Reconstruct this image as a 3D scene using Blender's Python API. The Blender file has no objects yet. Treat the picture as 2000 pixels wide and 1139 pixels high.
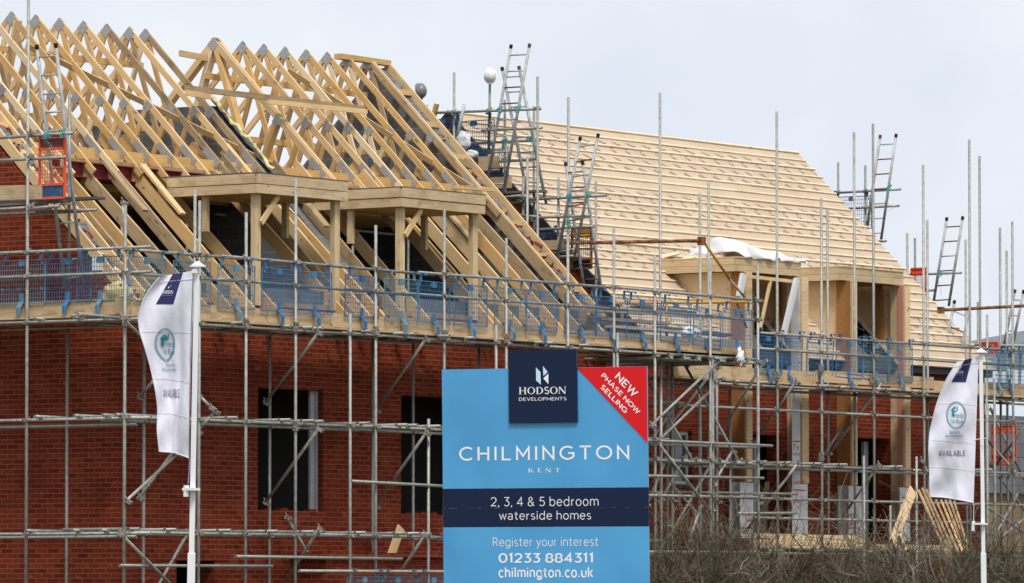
import bpy, bmesh, math, random
from mathutils import Vector, Matrix, noise
random.seed(7)
R = math.radians
scene = bpy.context.scene
col = scene.collection

# ------------------------------------------------------------------ camera
# World axes follow the building: x runs along the long front, y goes back from it, z is up.
FPX, HY, ANG, Z0, EYE = 11400.0, 1175.0, R(35), 87.0, 1.6
Fh = Vector((math.cos(ANG), math.sin(ANG), 0)); Rt = Vector((math.sin(ANG), -math.cos(ANG), 0))
CAM = -Z0*Fh + 770/FPX*Z0*Rt; CAM.z = EYE
PITCH = math.atan((HY-569.5)/FPX)
Fw = Fh*math.cos(PITCH) + Vector((0, 0, math.sin(PITCH))); Up = Rt.cross(Fw)
cd = bpy.data.cameras.new('camera'); cam = bpy.data.objects.new('camera', cd); col.objects.link(cam)
cd.sensor_width = 36; cd.lens = FPX/2000*36; cd.clip_start = 1; cd.clip_end = 5000
cam.matrix_world = Matrix(((Rt.x, Up.x, -Fw.x, CAM.x), (Rt.y, Up.y, -Fw.y, CAM.y), (Rt.z, Up.z, -Fw.z, CAM.z), (0, 0, 0, 1)))
scene.camera = cam

# ------------------------------------------------------------------ sky, sun, exposure
SUN_EL, SUN_OFF = R(58), R(14)             # high sun behind the photographer, through thin cloud
to_sun = (-Fh*math.cos(SUN_OFF) + Rt*math.sin(SUN_OFF))*math.cos(SUN_EL) + Vector((0, 0, math.sin(SUN_EL)))
w = bpy.data.worlds.new('World'); scene.world = w; w.use_nodes = True
nt = w.node_tree; nt.nodes.clear()
def N(t, **k):
    n = nt.nodes.new(t)
    for a, b in k.items(): setattr(n, a, b)
    return n
L = lambda a, b: nt.links.new(a, b)
sky = N('ShaderNodeTexSky', sky_type='NISHITA', sun_disc=False, sun_elevation=SUN_EL,
        sun_rotation=math.atan2(to_sun.x, to_sun.y), dust_density=3.0, air_density=1.0)
tcw = N('ShaderNodeTexCoord'); nz = N('ShaderNodeTexNoise'); nz.inputs['Scale'].default_value = 20; nz.inputs['Detail'].default_value = 5
L(tcw.outputs['Generated'], nz.inputs['Vector'])
rmp = N('ShaderNodeValToRGB'); rmp.color_ramp.elements[0].position = .3; rmp.color_ramp.elements[1].position = .7
rmp.color_ramp.elements[0].color = (7.75, 8.35, 9.4, 1); rmp.color_ramp.elements[1].color = (9.3, 9.65, 10.1, 1)
L(nz.outputs['Fac'], rmp.inputs['Fac'])
mx = N('ShaderNodeMix', data_type='RGBA'); mx.inputs['Factor'].default_value = .96     # overcast deck over the blue sky
L(sky.outputs[0], mx.inputs['A']); L(rmp.outputs[0], mx.inputs['B'])
bg = N('ShaderNodeBackground'); bg.inputs['Strength'].default_value = .1
L(mx.outputs['Result'], bg.inputs['Color']); wo = N('ShaderNodeOutputWorld'); L(bg.outputs[0], wo.inputs[0])
sd = bpy.data.lights.new('sun', 'SUN'); sd.energy = 3.0; sd.angle = R(14); sd.color = (1, .95, .88)
so = bpy.data.objects.new('sun', sd); col.objects.link(so)
so.rotation_euler = to_sun.to_track_quat('Z', 'Y').to_euler(); so.location = (-30, -40, 60)
vs = scene.view_settings; vs.view_transform = 'Standard'; vs.look = 'None'; vs.exposure = 0; vs.gamma = 1
scene.cycles.max_bounces = 6

# ------------------------------------------------------------------ measuring: a pixel of the photograph to a point on a plane of the place
def ray(px, py): return Fw + Rt*((px-1000)/FPX) - Up*((py-569.5)/FPX)
def on(ax, v, px, py):
    d = ray(px, py); return CAM + d*((v-CAM[ax])/d[ax])
def X(px, py, x): return on(0, x, px, py)
def Y(px, py, y): return on(1, y, px, py)
def Dp(px, py, depth): return CAM + ray(px, py)*depth

# ------------------------------------------------------------------ objects
WM = {}
ORD = ['first','second','third','fourth','fifth','sixth','seventh','eighth','ninth','tenth','eleventh','twelfth','thirteenth','fourteenth','fifteenth','sixteenth','seventeenth','eighteenth']
def place(o, parent, mat):
    WM[o.name] = mat.copy()
    if parent is not None:
        o.parent = parent; o.matrix_parent_inverse = WM[parent.name].inverted()
    o.matrix_basis = mat
def thing(name, label, cat, loc=(0, 0, 0), group=None, kind=None):
    o = bpy.data.objects.new(name, None); o.empty_display_size = .2; col.objects.link(o)
    place(o, None, Matrix.Translation(Vector(loc))); tag(o, label, cat, group, kind); return o
def tag(o, label=None, cat=None, group=None, kind=None):
    for k, v in (('label', label), ('category', cat), ('group', group), ('kind', kind)):
        if v: o[k] = v
def link(name, me, parent=None, mat=None):
    o = bpy.data.objects.new(name, me); col.objects.link(o); place(o, parent, mat or Matrix.Identity(4)); return o
def frame(p0, p1, up=Vector((0, 0, 1))):
    d = (p1-p0).normalized(); up = Vector(up)
    if abs(d.dot(up)) > .99: up = Vector((0, 1, 0))
    s = up.cross(d).normalized(); u = d.cross(s)
    return Matrix(((d.x, s.x, u.x, p0.x), (d.y, s.y, u.y, p0.y), (d.z, s.z, u.z, p0.z), (0, 0, 0, 1))), (p1-p0).length

class MB:
    def __init__(s): s.v = []; s.f = []; s.mi = []; s.m = 0
    def quad(s, *p):
        n = len(s.v); s.v += [tuple(q) for q in p]; s.f.append(tuple(range(n, n+len(p)))); s.mi.append(s.m)
    def box(s, a, b, M=None):
        (x0, y0, z0), (x1, y1, z1) = a, b
        P = [Vector((x, y, z)) for z in (z0, z1) for y in (y0, y1) for x in (x0, x1)]
        if M is not None: P = [M @ p for p in P]
        n = len(s.v); s.v += [tuple(p) for p in P]
        for f in ((0,2,3,1),(4,5,7,6),(0,1,5,4),(2,6,7,3),(0,4,6,2),(1,3,7,5)):
            s.f.append(tuple(n+i for i in f)); s.mi.append(s.m)
    def bar(s, p0, p1, w, h, up=(0, 0, 1), c=(0, 0)):   # w across, h along up; c shifts the section
        M, l = frame(Vector(p0), Vector(p1), up); s.box((0, c[0]-w/2, c[1]-h/2), (l, c[0]+w/2, c[1]+h/2), M)
    def cyl(s, p0, p1, r, n=8, r2=None, cap=True):
        M, l = frame(Vector(p0), Vector(p1)); r2 = r if r2 is None else r2; b = len(s.v)
        for k in range(n):
            a = 2*math.pi*k/n; c, q = math.cos(a), math.sin(a)
            s.v.append(tuple(M @ Vector((0, r*c, r*q)))); s.v.append(tuple(M @ Vector((l, r2*c, r2*q))))
        for k in range(n):
            j = (k+1) % n; s.f.append((b+2*k, b+2*k+1, b+2*j+1, b+2*j)[::-1]); s.mi.append(s.m)
        if cap:
            s.f.append(tuple(b+2*k for k in range(n))[::-1]); s.f.append(tuple(b+2*k+1 for k in range(n))); s.mi += [s.m, s.m]
    def path(s, pts, r0, r1, n=3):
        pts = [Vector(p) for p in pts]; b = len(s.v)
        for i, p in enumerate(pts):
            d = (pts[min(i+1, len(pts)-1)]-pts[max(i-1, 0)]).normalized(); q = d.orthogonal().normalized(); t = d.cross(q)
            r = r0+(r1-r0)*i/(len(pts)-1)
            for k in range(n):
                a = 2*math.pi*k/n; s.v.append(tuple(p+(q*math.cos(a)+t*math.sin(a))*r))
        for i in range(len(pts)-1):
            for k in range(n):
                j = (k+1) % n; s.f.append((b+i*n+k, b+i*n+j, b+(i+1)*n+j, b+(i+1)*n+k)); s.mi.append(s.m)
    def prism(s, poly, t):     # poly: 3-D points in order, t: thickness vector
        n = len(poly); P = [Vector(p) for p in poly]; Q = [p+Vector(t) for p in P]
        s.quad(*P); s.quad(*Q[::-1])
        for i in range(n): s.quad(P[i], Q[i], Q[(i+1) % n], P[(i+1) % n])
    def mesh(s, name, mats, uv=False, smooth=False):
        me = bpy.data.meshes.new(name); me.from_pydata(s.v, [], s.f)
        for m in (mats if isinstance(mats, (list, tuple)) else [mats]): me.materials.append(m)
        if len(me.materials) > 1: me.polygons.foreach_set('material_index', s.mi)
        bm = bmesh.new(); bm.from_mesh(me); bmesh.ops.recalc_face_normals(bm, faces=bm.faces)
        if uv:
            ul = bm.loops.layers.uv.new('uv')
            for f in bm.faces:
                n = f.normal; ax = max(range(3), key=lambda i: abs(n[i]))
                for l in f.loops:
                    c = l.vert.co; l[ul].uv = ((c.y, c.z), (c.x, c.z), (c.x, c.y))[ax]
        bm.to_mesh(me); bm.free()
        if smooth: me.polygons.foreach_set('use_smooth', [True]*len(me.polygons))
        return me
    def build(s, name, mats, parent=None, **k): return link(name, s.mesh(name, mats, **k), parent)

# ------------------------------------------------------------------ materials
def mat(name, build, rough=.7, metal=0.0, spec=.3):
    m = bpy.data.materials.new(name); m.use_nodes = True; t = m.node_tree; b = t.nodes['Principled BSDF']
    b.inputs['Roughness'].default_value = rough; b.inputs['Metallic'].default_value = metal
    b.inputs['Specular IOR Level'].default_value = spec
    if isinstance(build, tuple): b.inputs['Base Color'].default_value = (*build, 1)
    else: build(t, b)
    return m
def nd(t, typ, **k):
    n = t.nodes.new(typ)
    for a, b in k.items():
        if a[0] == '_': n.inputs[a[1:].replace('_', ' ')].default_value = b
        else: setattr(n, a, b)
    return n
def ramp(t, fac, *stops):
    r = t.nodes.new('ShaderNodeValToRGB'); e = r.color_ramp.elements
    while len(e) < len(stops): e.new(.5)
    for q, (p, c) in zip(e, stops): q.position = p; q.color = (*c, 1)
    t.links.new(fac, r.inputs[0]); return r.outputs[0]
def mix(t, a, b, fac, mode='MIX'):
    m = t.nodes.new('ShaderNodeMix'); m.data_type = 'RGBA'; m.blend_type = mode
    for v, i in ((fac, 'Factor'), (a, 'A'), (b, 'B')):
        if hasattr(v, 'links'): t.links.new(v, m.inputs[i])
        else: m.inputs[i].default_value = v if i == 'Factor' else (*v, 1)
    return m.outputs['Result']
def noisef(t, scale, detail=4, stretch=None, coord='Object', off=True):
    tc = t.nodes.new('ShaderNodeTexCoord'); mp = t.nodes.new('ShaderNodeMapping'); n = t.nodes.new('ShaderNodeTexNoise')
    n.inputs['Scale'].default_value = scale; n.inputs['Detail'].default_value = detail
    if stretch: mp.inputs['Scale'].default_value = stretch
    t.links.new(tc.outputs[coord], mp.inputs[0])
    if off:
        oi = t.nodes.new('ShaderNodeObjectInfo'); va = nd(t, 'ShaderNodeVectorMath', operation='SCALE'); cb = t.nodes.new('ShaderNodeCombineXYZ')
        for i in range(3): t.links.new(oi.outputs['Random'], cb.inputs[i])
        t.links.new(cb.outputs[0], va.inputs[0]); va.inputs['Scale'].default_value = 37; t.links.new(va.outputs[0], mp.inputs['Location'])
    t.links.new(mp.outputs[0], n.inputs['Vector']); return n.outputs['Fac']
def bump(t, b, h, strength=.3, dist=.01):
    n = nd(t, 'ShaderNodeBump'); n.inputs['Strength'].default_value = strength; n.inputs['Distance'].default_value = dist
    t.links.new(h, n.inputs['Height']); t.links.new(n.outputs[0], b.inputs['Normal'])
def wood(light, dark, var=.35, stain=None):
    def f(t, b):
        g = noisef(t, 3, 6, (1.2, 26, 26)); c = ramp(t, g, (.35, dark), (.62, light))
        k = noisef(t, 5, 2, (1, 3.2, 3.2)); c = mix(t, c, tuple(x*.36 for x in dark), ramp(t, k, (.67, (0,)*3), (.73, (.8,)*3)))
        p = noisef(t, 1.1, 3); c = mix(t, c, tuple(x*.62 for x in dark), ramp(t, p, (.5, (0,)*3), (.78, (.5,)*3)))
        if stain:
            q = noisef(t, 2.6, 5, (1, 2, 2)); c = mix(t, c, stain, ramp(t, q, (.55, (0,)*3), (.66, (.65,)*3)))
        oi = t.nodes.new('ShaderNodeObjectInfo')
        v = ramp(t, oi.outputs['Random'], (0, (1-var,)*3), (1, (1,)*3)); c = mix(t, c, v, 1.0, 'MULTIPLY')
        t.links.new(c, b.inputs['Base Color']); bump(t, b, g, .15, .004)
    return f
W_NEW = mat('new_pine', wood((.84, .61, .34), (.70, .46, .21), .24), .75)
W_WARM = mat('warm_pine', wood((.80, .53, .24), (.64, .38, .14), .2), .75)
W_PALE = mat('pale_pine', wood((.88, .72, .48), (.76, .58, .35), .15), .75)
W_JOIST = mat('orange_pine', wood((.76, .50, .20), (.62, .37, .12), .25), .75)
W_OLD = mat('weathered_pine', wood((.58, .42, .24), (.40, .27, .14), .3, (.22, .17, .11)), .8)
W_TREAT = mat('treated_timber', wood((.70, .54, .33), (.56, .41, .23), .15, (.42, .31, .18)), .8)
W_BOARD = mat('scaffold_board_timber', wood((.66, .49, .30), (.50, .36, .20), .25, (.30, .22, .13)), .85)
W_DARK = mat('dark_board', wood((.20, .18, .15), (.10, .09, .08), .3), .9)  # dark grey-brown timber for inner deck boards, ceiling and sheets
W_BATT = mat('batten_timber', wood((.88, .75, .52), (.76, .60, .36), .15), .75)
W_PLY = mat('plywood', wood((.84, .64, .40), (.72, .50, .27), .15), .7)
W_OSB = mat('brown_sheathing', wood((.42, .20, .07), (.30, .13, .04), .2), .7)
def f_galv(t, b):
    g = noisef(t, 14, 5); c = ramp(t, g, (.3, (.25, .255, .245)), (.7, (.42, .425, .40)))
    s = noisef(t, 3.0, 3, (1, 6, 6)); c = mix(t, c, (.20, .17, .12), ramp(t, s, (.64, (0,)*3), (.72, (.6,)*3)))
    s2 = noisef(t, 1.7, 3, (1, 4, 4)); c = mix(t, c, (.10, .22, .36), ramp(t, s2, (.72, (0,)*3), (.735, (.7,)*3)))
    c = mix(t, c, (.5, .48, .43), ramp(t, noisef(t, 30, 2), (.70, (0,)*3), (.74, (.7,)*3)))
    oi = t.nodes.new('ShaderNodeObjectInfo'); v = ramp(t, oi.outputs['Random'], (0, (.72, .72, .70)), (.5, (1, .99, .95)), (1, (.88, .9, .9)))
    t.links.new(mix(t, c, v, 1.0, 'MULTIPLY'), b.inputs['Base Color']); bump(t, b, g, .1, .002)
GALV = mat('galvanised_tube', f_galv, .5, .25, .4)
def f_coup(t, b):
    g = noisef(t, 40, 3); t.links.new(ramp(t, g, (.4, (.10, .085, .07)), (.6, (.42, .40, .36))), b.inputs['Base Color'])
COUP = mat('coupler_steel', f_coup, .6, .3)
ALU = mat('aluminium_ladder', lambda t, b: t.links.new(ramp(t, noisef(t, 8, 4), (.35, (.30, .31, .31)), (.7, (.50, .51, .52))), b.inputs['Base Color']), .55, .15)
RUSTY = mat('rusty_steel', lambda t, b: t.links.new(ramp(t, noisef(t, 5, 5, (1, 3, 3)), (.35, (.05, .035, .03)), (.5, (.20, .08, .03)), (.68, (.40, .20, .06))), b.inputs['Base Color']), .8, .1)
RUNG = mat('rusty_rung', (.16, .06, .045), .7)
OXIDE = mat('red_oxide_steel', lambda t, b: t.links.new(ramp(t, noisef(t, 3, 4), (.3, (.16, .016, .018)), (.7, (.22, .03, .03))), b.inputs['Base Color']), .55)
PLATE = mat('nail_plate', lambda t, b: t.links.new(ramp(t, noisef(t, 60, 2), (.4, (.33, .335, .34)), (.6, (.46, .465, .47))), b.inputs['Base Color']), .5, .3)
def f_brick(mortar, c1, c2, bw, bh, ms, vary=.55):
    def f(t, b):
        uv = t.nodes.new('ShaderNodeUVMap'); uv.uv_map = 'uv'
        wob = t.nodes.new('ShaderNodeTexNoise'); wob.inputs['Scale'].default_value = 9; t.links.new(uv.outputs[0], wob.inputs['Vector'])
        sc = nd(t, 'ShaderNodeVectorMath', operation='SCALE'); sc.inputs['Scale'].default_value = .008; t.links.new(wob.outputs['Color'], sc.inputs[0])
        ad = nd(t, 'ShaderNodeVectorMath', operation='ADD'); t.links.new(uv.outputs[0], ad.inputs[0]); t.links.new(sc.outputs[0], ad.inputs[1])
        br = nd(t, 'ShaderNodeTexBrick', offset=.5); br.inputs['Scale'].default_value = 1; br.inputs['Brick Width'].default_value = bw
        br.inputs['Row Height'].default_value = bh; br.inputs['Mortar Size'].default_value = ms; br.inputs['Mortar Smooth'].default_value = .15; br.inputs['Bias'].default_value = -.12
        for k, c in (('Color1', c1), ('Color2', c2), ('Mortar', mortar)): br.inputs[k].default_value = (*c, 1)
        t.links.new(ad.outputs[0], br.inputs['Vector'])
        c = br.outputs['Color']
        def n(scale, lo, hi, colr, s=(1, 1, 1)):
            mp = t.nodes.new('ShaderNodeMapping'); mp.inputs['Scale'].default_value = s; t.links.new(uv.outputs[0], mp.inputs[0])
            q = t.nodes.new('ShaderNodeTexNoise'); q.inputs['Scale'].default_value = scale; q.inputs['Detail'].default_value = 5
            t.links.new(mp.outputs[0], q.inputs['Vector']); return ramp(t, q.outputs['Fac'], (lo, (0,)*3), (hi, (vary,)*3))
        # odd bricks: cell noise snapped to the courses
        c = mix(t, c, tuple(x*.55 for x in c1), n(.9, .5, .75, 0))
        c = mix(t, c, tuple(min(1, x*1.9+.02) for x in c1), n(3.3, .62, .74, 0, (1, 2.2, 1)))
        c = mix(t, c, mortar, n(14, .66, .74, 0))
        t.links.new(c, b.inputs['Base Color'])
        iv = nd(t, 'ShaderNodeMath', operation='SUBTRACT'); iv.inputs[0].default_value = 1; t.links.new(br.outputs['Fac'], iv.inputs[1])
        bump(t, b, iv.outputs[0], .5, .008)
    return f
BRICK = mat('red_brick', f_brick((.215, .10, .05), (.215, .034, .0175), (.115, .014, .0085), .225, .075, .0072, .75), .9, 0, .06)
BRICK_HI = mat('red_engineering_brick', f_brick((.16, .09, .06), (.18, .022, .013), (.12, .014, .009), .225, .075, .006), .85, 0, .1)
BLOCK = mat('grey_blockwork', f_brick((.24, .21, .17), (.15, .16, .175), (.105, .112, .125), .45, .225, .011, .35), .95)
TAN_BLOCK = mat('tan_blockwork', f_brick((.16, .13, .10), (.26, .19, .11), (.20, .14, .08), .45, .225, .008, .3), .95)
def f_slate(t, b):
    f_brick((.05, .055, .06), (.17, .185, .21), (.13, .145, .165), .5, .28, .006, .3)(t, b)
SLATE = mat('grey_slate', f_slate, .6)
FELT = mat('black_felt', (.012, .012, .015), .6)
DARKROOM = mat('room_darkness', (.05, .048, .045), .9)  # unlit-room darkness put into the colour of inner floors and partitions
MEMB = mat('roof_membrane', lambda t, b: (t.links.new(ramp(t, noisef(t, 1.3, 5, off=False), (.3, (.48, .37, .275)), (.7, (.56, .445, .335))), b.inputs['Base Color']), bump(t, b, noisef(t, 3, 5, (1, 2, 2), off=False), .5, .04)), .8)
INK = mat('membrane_print_ink', (.25, .20, .18), .8)
WHITE_P = mat('white_plastic', (.80, .81, .82), .35, 0, .5)
UPVC = mat('white_frame_plastic', (.62, .63, .65), .4)
GREYPANEL = mat('grey_white_lining', lambda t, b: t.links.new(ramp(t, noisef(t, 4, 3), (.3, (.42, .43, .45)), (.7, (.5, .51, .53))), b.inputs['Base Color']), .6)
def paintf(c, dirt=.35):
    def f(t, b):
        oi = t.nodes.new('ShaderNodeObjectInfo'); v = ramp(t, oi.outputs['Random'], (0, tuple(x*.75 for x in c)), (1, tuple(min(1, x*1.12) for x in c)))
        t.links.new(mix(t, v, (.30, .30, .29), ramp(t, noisef(t, 9, 4), (.55, (0,)*3), (.75, (dirt,)*3))), b.inputs['Base Color'])
    return f
BLUES = [mat('guard_blue', paintf((.045, .17, .34)), .5), mat('guard_pale_blue', paintf((.10, .22, .31), .5), .5), mat('guard_deep_blue', paintf((.035, .12, .28)), .5)]
NAVYG = mat('guard_navy', paintf((.03, .10, .22)), .5)
ORANGE = mat('gate_orange_red', paintf((.78, .09, .03), .15), .45)
YELLOW = mat('gate_yellow', paintf((.80, .42, .02), .3), .5)
GLASS = mat('window_glass', (.05, .06, .07), .08, 0, .8)
TY = mat('house_wrap', lambda t, b: (t.links.new(ramp(t, noisef(t, 3, 4), (.3, (.50, .50, .51)), (.7, (.66, .66, .67))), b.inputs['Base Color']), bump(t, b, noisef(t, 4, 3, (1, 1, .5)), .4, .03)), .55)
REDINK = mat('red_ink', (.55, .04, .04), .6)
PINK = mat('pink_insulation', (.55, .24, .18), .8)
FOAM = mat('cream_insulation', lambda t, b: (t.links.new(ramp(t, noisef(t, 14, 5), (.3, (.50, .40, .17)), (.7, (.78, .68, .38))), b.inputs['Base Color']), bump(t, b, noisef(t, 20, 5), .8, .03)), .95)
S_BLUE = mat('sign_light_blue', lambda t, b: (t.links.new(ramp(t, noisef(t, 1.3, 3, off=False), (.3, (.060, .30, .58)), (.7, (.085, .37, .69))), b.inputs['Base Color']), bump(t, b, noisef(t, .9, 2, off=False), .25, .05)), .28, 0, .5)
S_NAVY = mat('sign_navy', (.006, .016, .050), .45, 0, .2)
S_RED = mat('sign_red', (.68, .012, .016), .45, 0, .2)
S_WHITE = mat('sign_white', (.86, .87, .89), .4)
S_ICE = mat('sign_ice_blue', (.56, .76, .92), .4)
CLOTH = mat('flag_cloth', lambda t, b: (t.links.new(ramp(t, noisef(t, 40, 2), (.4, (.70, .70, .80)), (.6, (.74, .74, .84))), b.inputs['Base Color']), bump(t, b, noisef(t, 6, 4, (1, 1, .4)), .25, .02)), .7)
F_NAVY = mat('flag_navy', (.025, .022, .10), .7)
TEAL = mat('flag_teal', (.03, .27, .33), .7)
F_INK = mat('flag_violet_ink', (.05, .03, .10), .7)
F_FADE = mat('flag_faded_ink', (.30, .30, .50), .7)
POLEW = mat('white_pole', (.82, .83, .85), .3, 0, .5)
TWIG = mat('bare_twig', lambda t, b: t.links.new(ramp(t, noisef(t, 1.5, 4, off=False), (.3, (.042, .032, .018)), (.5, (.085, .068, .042)), (.68, (.24, .20, .165))), b.inputs['Base Color']), .9)
LEAF = mat('hedge_leaf', lambda t, b: t.links.new(ramp(t, noisef(t, 2, 3, off=False), (.35, (.035, .055, .018)), (.65, (.10, .13, .05))), b.inputs['Base Color']), .6)
GRASS = mat('rough_ground', lambda t, b: t.links.new(ramp(t, noisef(t, .6, 6, off=False), (.35, (.06, .07, .025)), (.65, (.14, .11, .07))), b.inputs['Base Color']), .95)

# ------------------------------------------------------------------ setting
g = MB(); g.quad((-1500, -1500, 0), (1500, -1500, 0), (1500, 1500, 0), (-1500, 1500, 0)); go = g.build('ground', GRASS); go['kind'] = 'structure'

# ------------------------------------------------------------------ building helpers
def timber(name, p0, p1, wd, h, m, parent, up=(0, 0, 1), c=(0, 0)):
    M, l = frame(Vector(p0), Vector(p1), up); b = MB(); b.box((0, c[0]-wd/2, c[1]-h/2), (l, c[0]+wd/2, c[1]+h/2))
    return link(name, b.mesh(name, m), parent, M)
def sheet_with_holes(b, us, vs_, holes, P, T):
    """panel in (u, v) with rectangular holes; P(u, v) -> front point, T: vector to the back face"""
    us = sorted(set(us) | {h[i] for h in holes for i in (0, 1)}); vs_ = sorted(set(vs_) | {h[i] for h in holes for i in (2, 3)})
    inh = lambda u, v: any(h[0] < u < h[1] and h[2] < v < h[3] for h in holes)
    solid = {}
    for i in range(len(us)-1):
        for j in range(len(vs_)-1): solid[i, j] = not inh((us[i]+us[i+1])/2, (vs_[j]+vs_[j+1])/2)
    for (i, j), s_ in solid.items():
        if not s_: continue
        q = [P(us[i], vs_[j]), P(us[i+1], vs_[j]), P(us[i+1], vs_[j+1]), P(us[i], vs_[j+1])]; k = [p+T for p in q]
        b.quad(*q); b.quad(*k[::-1])
        for n, (di, dj) in enumerate(((0, -1), (1, 0), (0, 1), (-1, 0))):
            if not solid.get((i+di, j+dj), False): b.quad(q[n], k[n], k[(n+1) % 4], q[(n+1) % 4])

# ================================================================== HOUSE A : the half-built house
RA = lambda y: 6.42+y if y <= 4.5 else 15.42-y        # roof line
AX = 13.0
hA = thing('unfinished_house', 'half built red brick house with bare timber roof and empty black window openings', 'house', (AX/2, 4.5, 0))
b = MB()
win = [(3.43, 5.10, 3.0, 4.89), (7.17, 8.85, 2.99, 4.88), (10.4, 12.0, 2.99, 4.88)]
low = [(1.42, 2.36, .5, 2.22), (4.9, 5.36, .6, 1.93)]
sheet_with_holes(b, [.3, AX], [0, 6.15], win+low, lambda u, v: Vector((u, 0, v)), Vector((0, .3, 0)))
b.build('front_wall', BRICK, hA, uv=True)
b = MB(); b.prism([(0, 0, 0), (0, 9, 0), (0, 9, 6.2), (0, 4.5, RA(4.5)-.25), (0, 0, 6.15)], (.3, 0, 0)); b.build('gable_wall', BRICK, hA, uv=True)
b = MB(); b.prism([(AX-.36, .3, 0), (AX-.36, 9, 0), (AX-.36, 9, 6.2), (AX-.36, 4.5, RA(4.5)-.16), (AX-.36, .3, RA(.3)-.16)], (.24, 0, 0)); b.build('block_gable', BLOCK, hA, uv=True)
b = MB(); b.box((.3, 8.7, 0), (AX-.3, 9, 6.1)); b.build('back_wall', BLOCK, hA, uv=True)
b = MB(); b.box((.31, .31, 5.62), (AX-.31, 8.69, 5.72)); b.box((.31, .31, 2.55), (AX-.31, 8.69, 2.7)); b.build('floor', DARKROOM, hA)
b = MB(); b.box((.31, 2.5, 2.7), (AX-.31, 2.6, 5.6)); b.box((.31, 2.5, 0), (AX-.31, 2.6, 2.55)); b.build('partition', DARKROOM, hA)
b = MB(); b.prism([(6.46, .3, 5.72), (6.46, 8.6, 5.72), (6.46, 8.6, 6.6), (6.46, 5.85, 9.2), (6.46, 5.85, 9.42), (6.46, 5.0, 9.42), (6.46, 5.0, 9.62), (6.46, 3.35, 9.62), (6.46, .3, RA(.3)-.16)], (.22, 0, 0))
b.build('party_wall', BLOCK, hA, uv=True)
# insulation and felt dressed down the slope of the party wall
b = MB(); ps = []
for k in range(14):
    y = 3.45-k*.105; ps.append((6.57+random.uniform(-.05, .05), y, RA(y)-.03+random.uniform(0, .07)))
b.path(ps, .04, .032, 7); b.build('cavity_insulation', FOAM, hA, smooth=True)
b = MB(); G_ = [[Vector((6.52+.10*i+random.uniform(-.015, .015), 3.42-k*.115, RA(3.42-k*.115)-.05-.035*i+.05*noise.noise((i*1.3, k*.8, 2)))) for k in range(16)] for i in range(5)]
for i in range(4):
    for k in range(15): b.quad(G_[i][k], G_[i+1][k], G_[i+1][k+1], G_[i][k+1])
b.build('party_wall_felt', mat('grey_felt', (.13, .14, .155), .7), hA)
# dark back slope below the ceiling, wall plate, steel beam, attic ceiling
b = MB(); b.prism([(.3, 9.2, 6.22), (.3, 6.9, 8.5), (AX-.3, 6.9, 8.5), (AX-.3, 9.2, 6.22)], (0, .05, .05)); b.build('back_slope_felt', FELT, hA)
for x0, x1 in ((.3, 6.44), (6.7, 12.69)):
    b = MB(); b.box((x0, 1.98, 8.33), (x1, 2.18, 8.345)); b.box((x0, 2.07, 8.12), (x1, 2.09, 8.33)); b.box((x0, 1.98, 8.105), (x1, 2.18, 8.12)); b.build('steel_beam', OXIDE, hA)
    timber('wall_plate', (x0, 2.08, 8.372), (x1, 2.08, 8.372), .17, .05, W_OLD, hA)
    for k in range(9):
        y = 2.45+k*.48; timber('ceiling_joist', (x0, y, 8.03), (x1, y, 8.03), .05, .12, W_JOIST, hA)
    timber('trimmer_board', (x0, 2.3, 8.52), (x1, 2.3, 8.52), .04, .18, W_JOIST, hA)
b = MB(); b.box((.3, 2.2, 8.10), (AX-.31, 6.85, 8.12)); b.build('attic_ceiling', W_DARK, hA)
# window linings, sill and lintel courses, mortar smears
for (x0, x1, z0, z1) in win[:2]:
    b = MB(); b.box((x1-.13, .15, z0), (x1-.003, .19, z1)); b.box((x1-.03, .10, z0), (x1-.004, .148, z1)); b.build('window_lining', GREYPANEL, hA)
    b = MB()
    for k in range(9):
        xx = x0+.1+(x1-x0-.3)*random.random(); b.box((xx, random.uniform(.0, .02), z0), (xx+random.uniform(.05, .2), .12, z0+random.uniform(.01, .045)))
    b.build('mortar_droppings', BRICK, hA, uv=True)
b = MB()
for (x0, x1, z0, z1) in low[:1]: b.box((x0-.35, -.012, z1), (x1+.35, .0, z1+.11))
b.box((0.0, -.012, 2.62), (12.7, -.002, 2.69)); b.build('brick_band', BRICK_HI, hA, uv=True)
b = MB(); sheet_with_holes(b, [4.35, 7.6], [0, 2.29], [(5.0, 5.9, -1, 1.72)], lambda u, v: Vector((u, -.62, v)), Vector((0, .6, 0))); b.box((4.2, -.7, 2.292), (7.75, -.01, 2.36)); b.build('porch', BRICK, hA, uv=True)
b = MB(); b.box((.3, .02, 6.152), (AX-.3, .12, 6.23)); b.build('eaves_timber', W_OLD, hA)
b = MB(); b.box((.02, .13, 6.153), (AX-.02, .28, 6.45)); b.build('inner_leaf', BLOCK, hA, uv=True)

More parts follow.
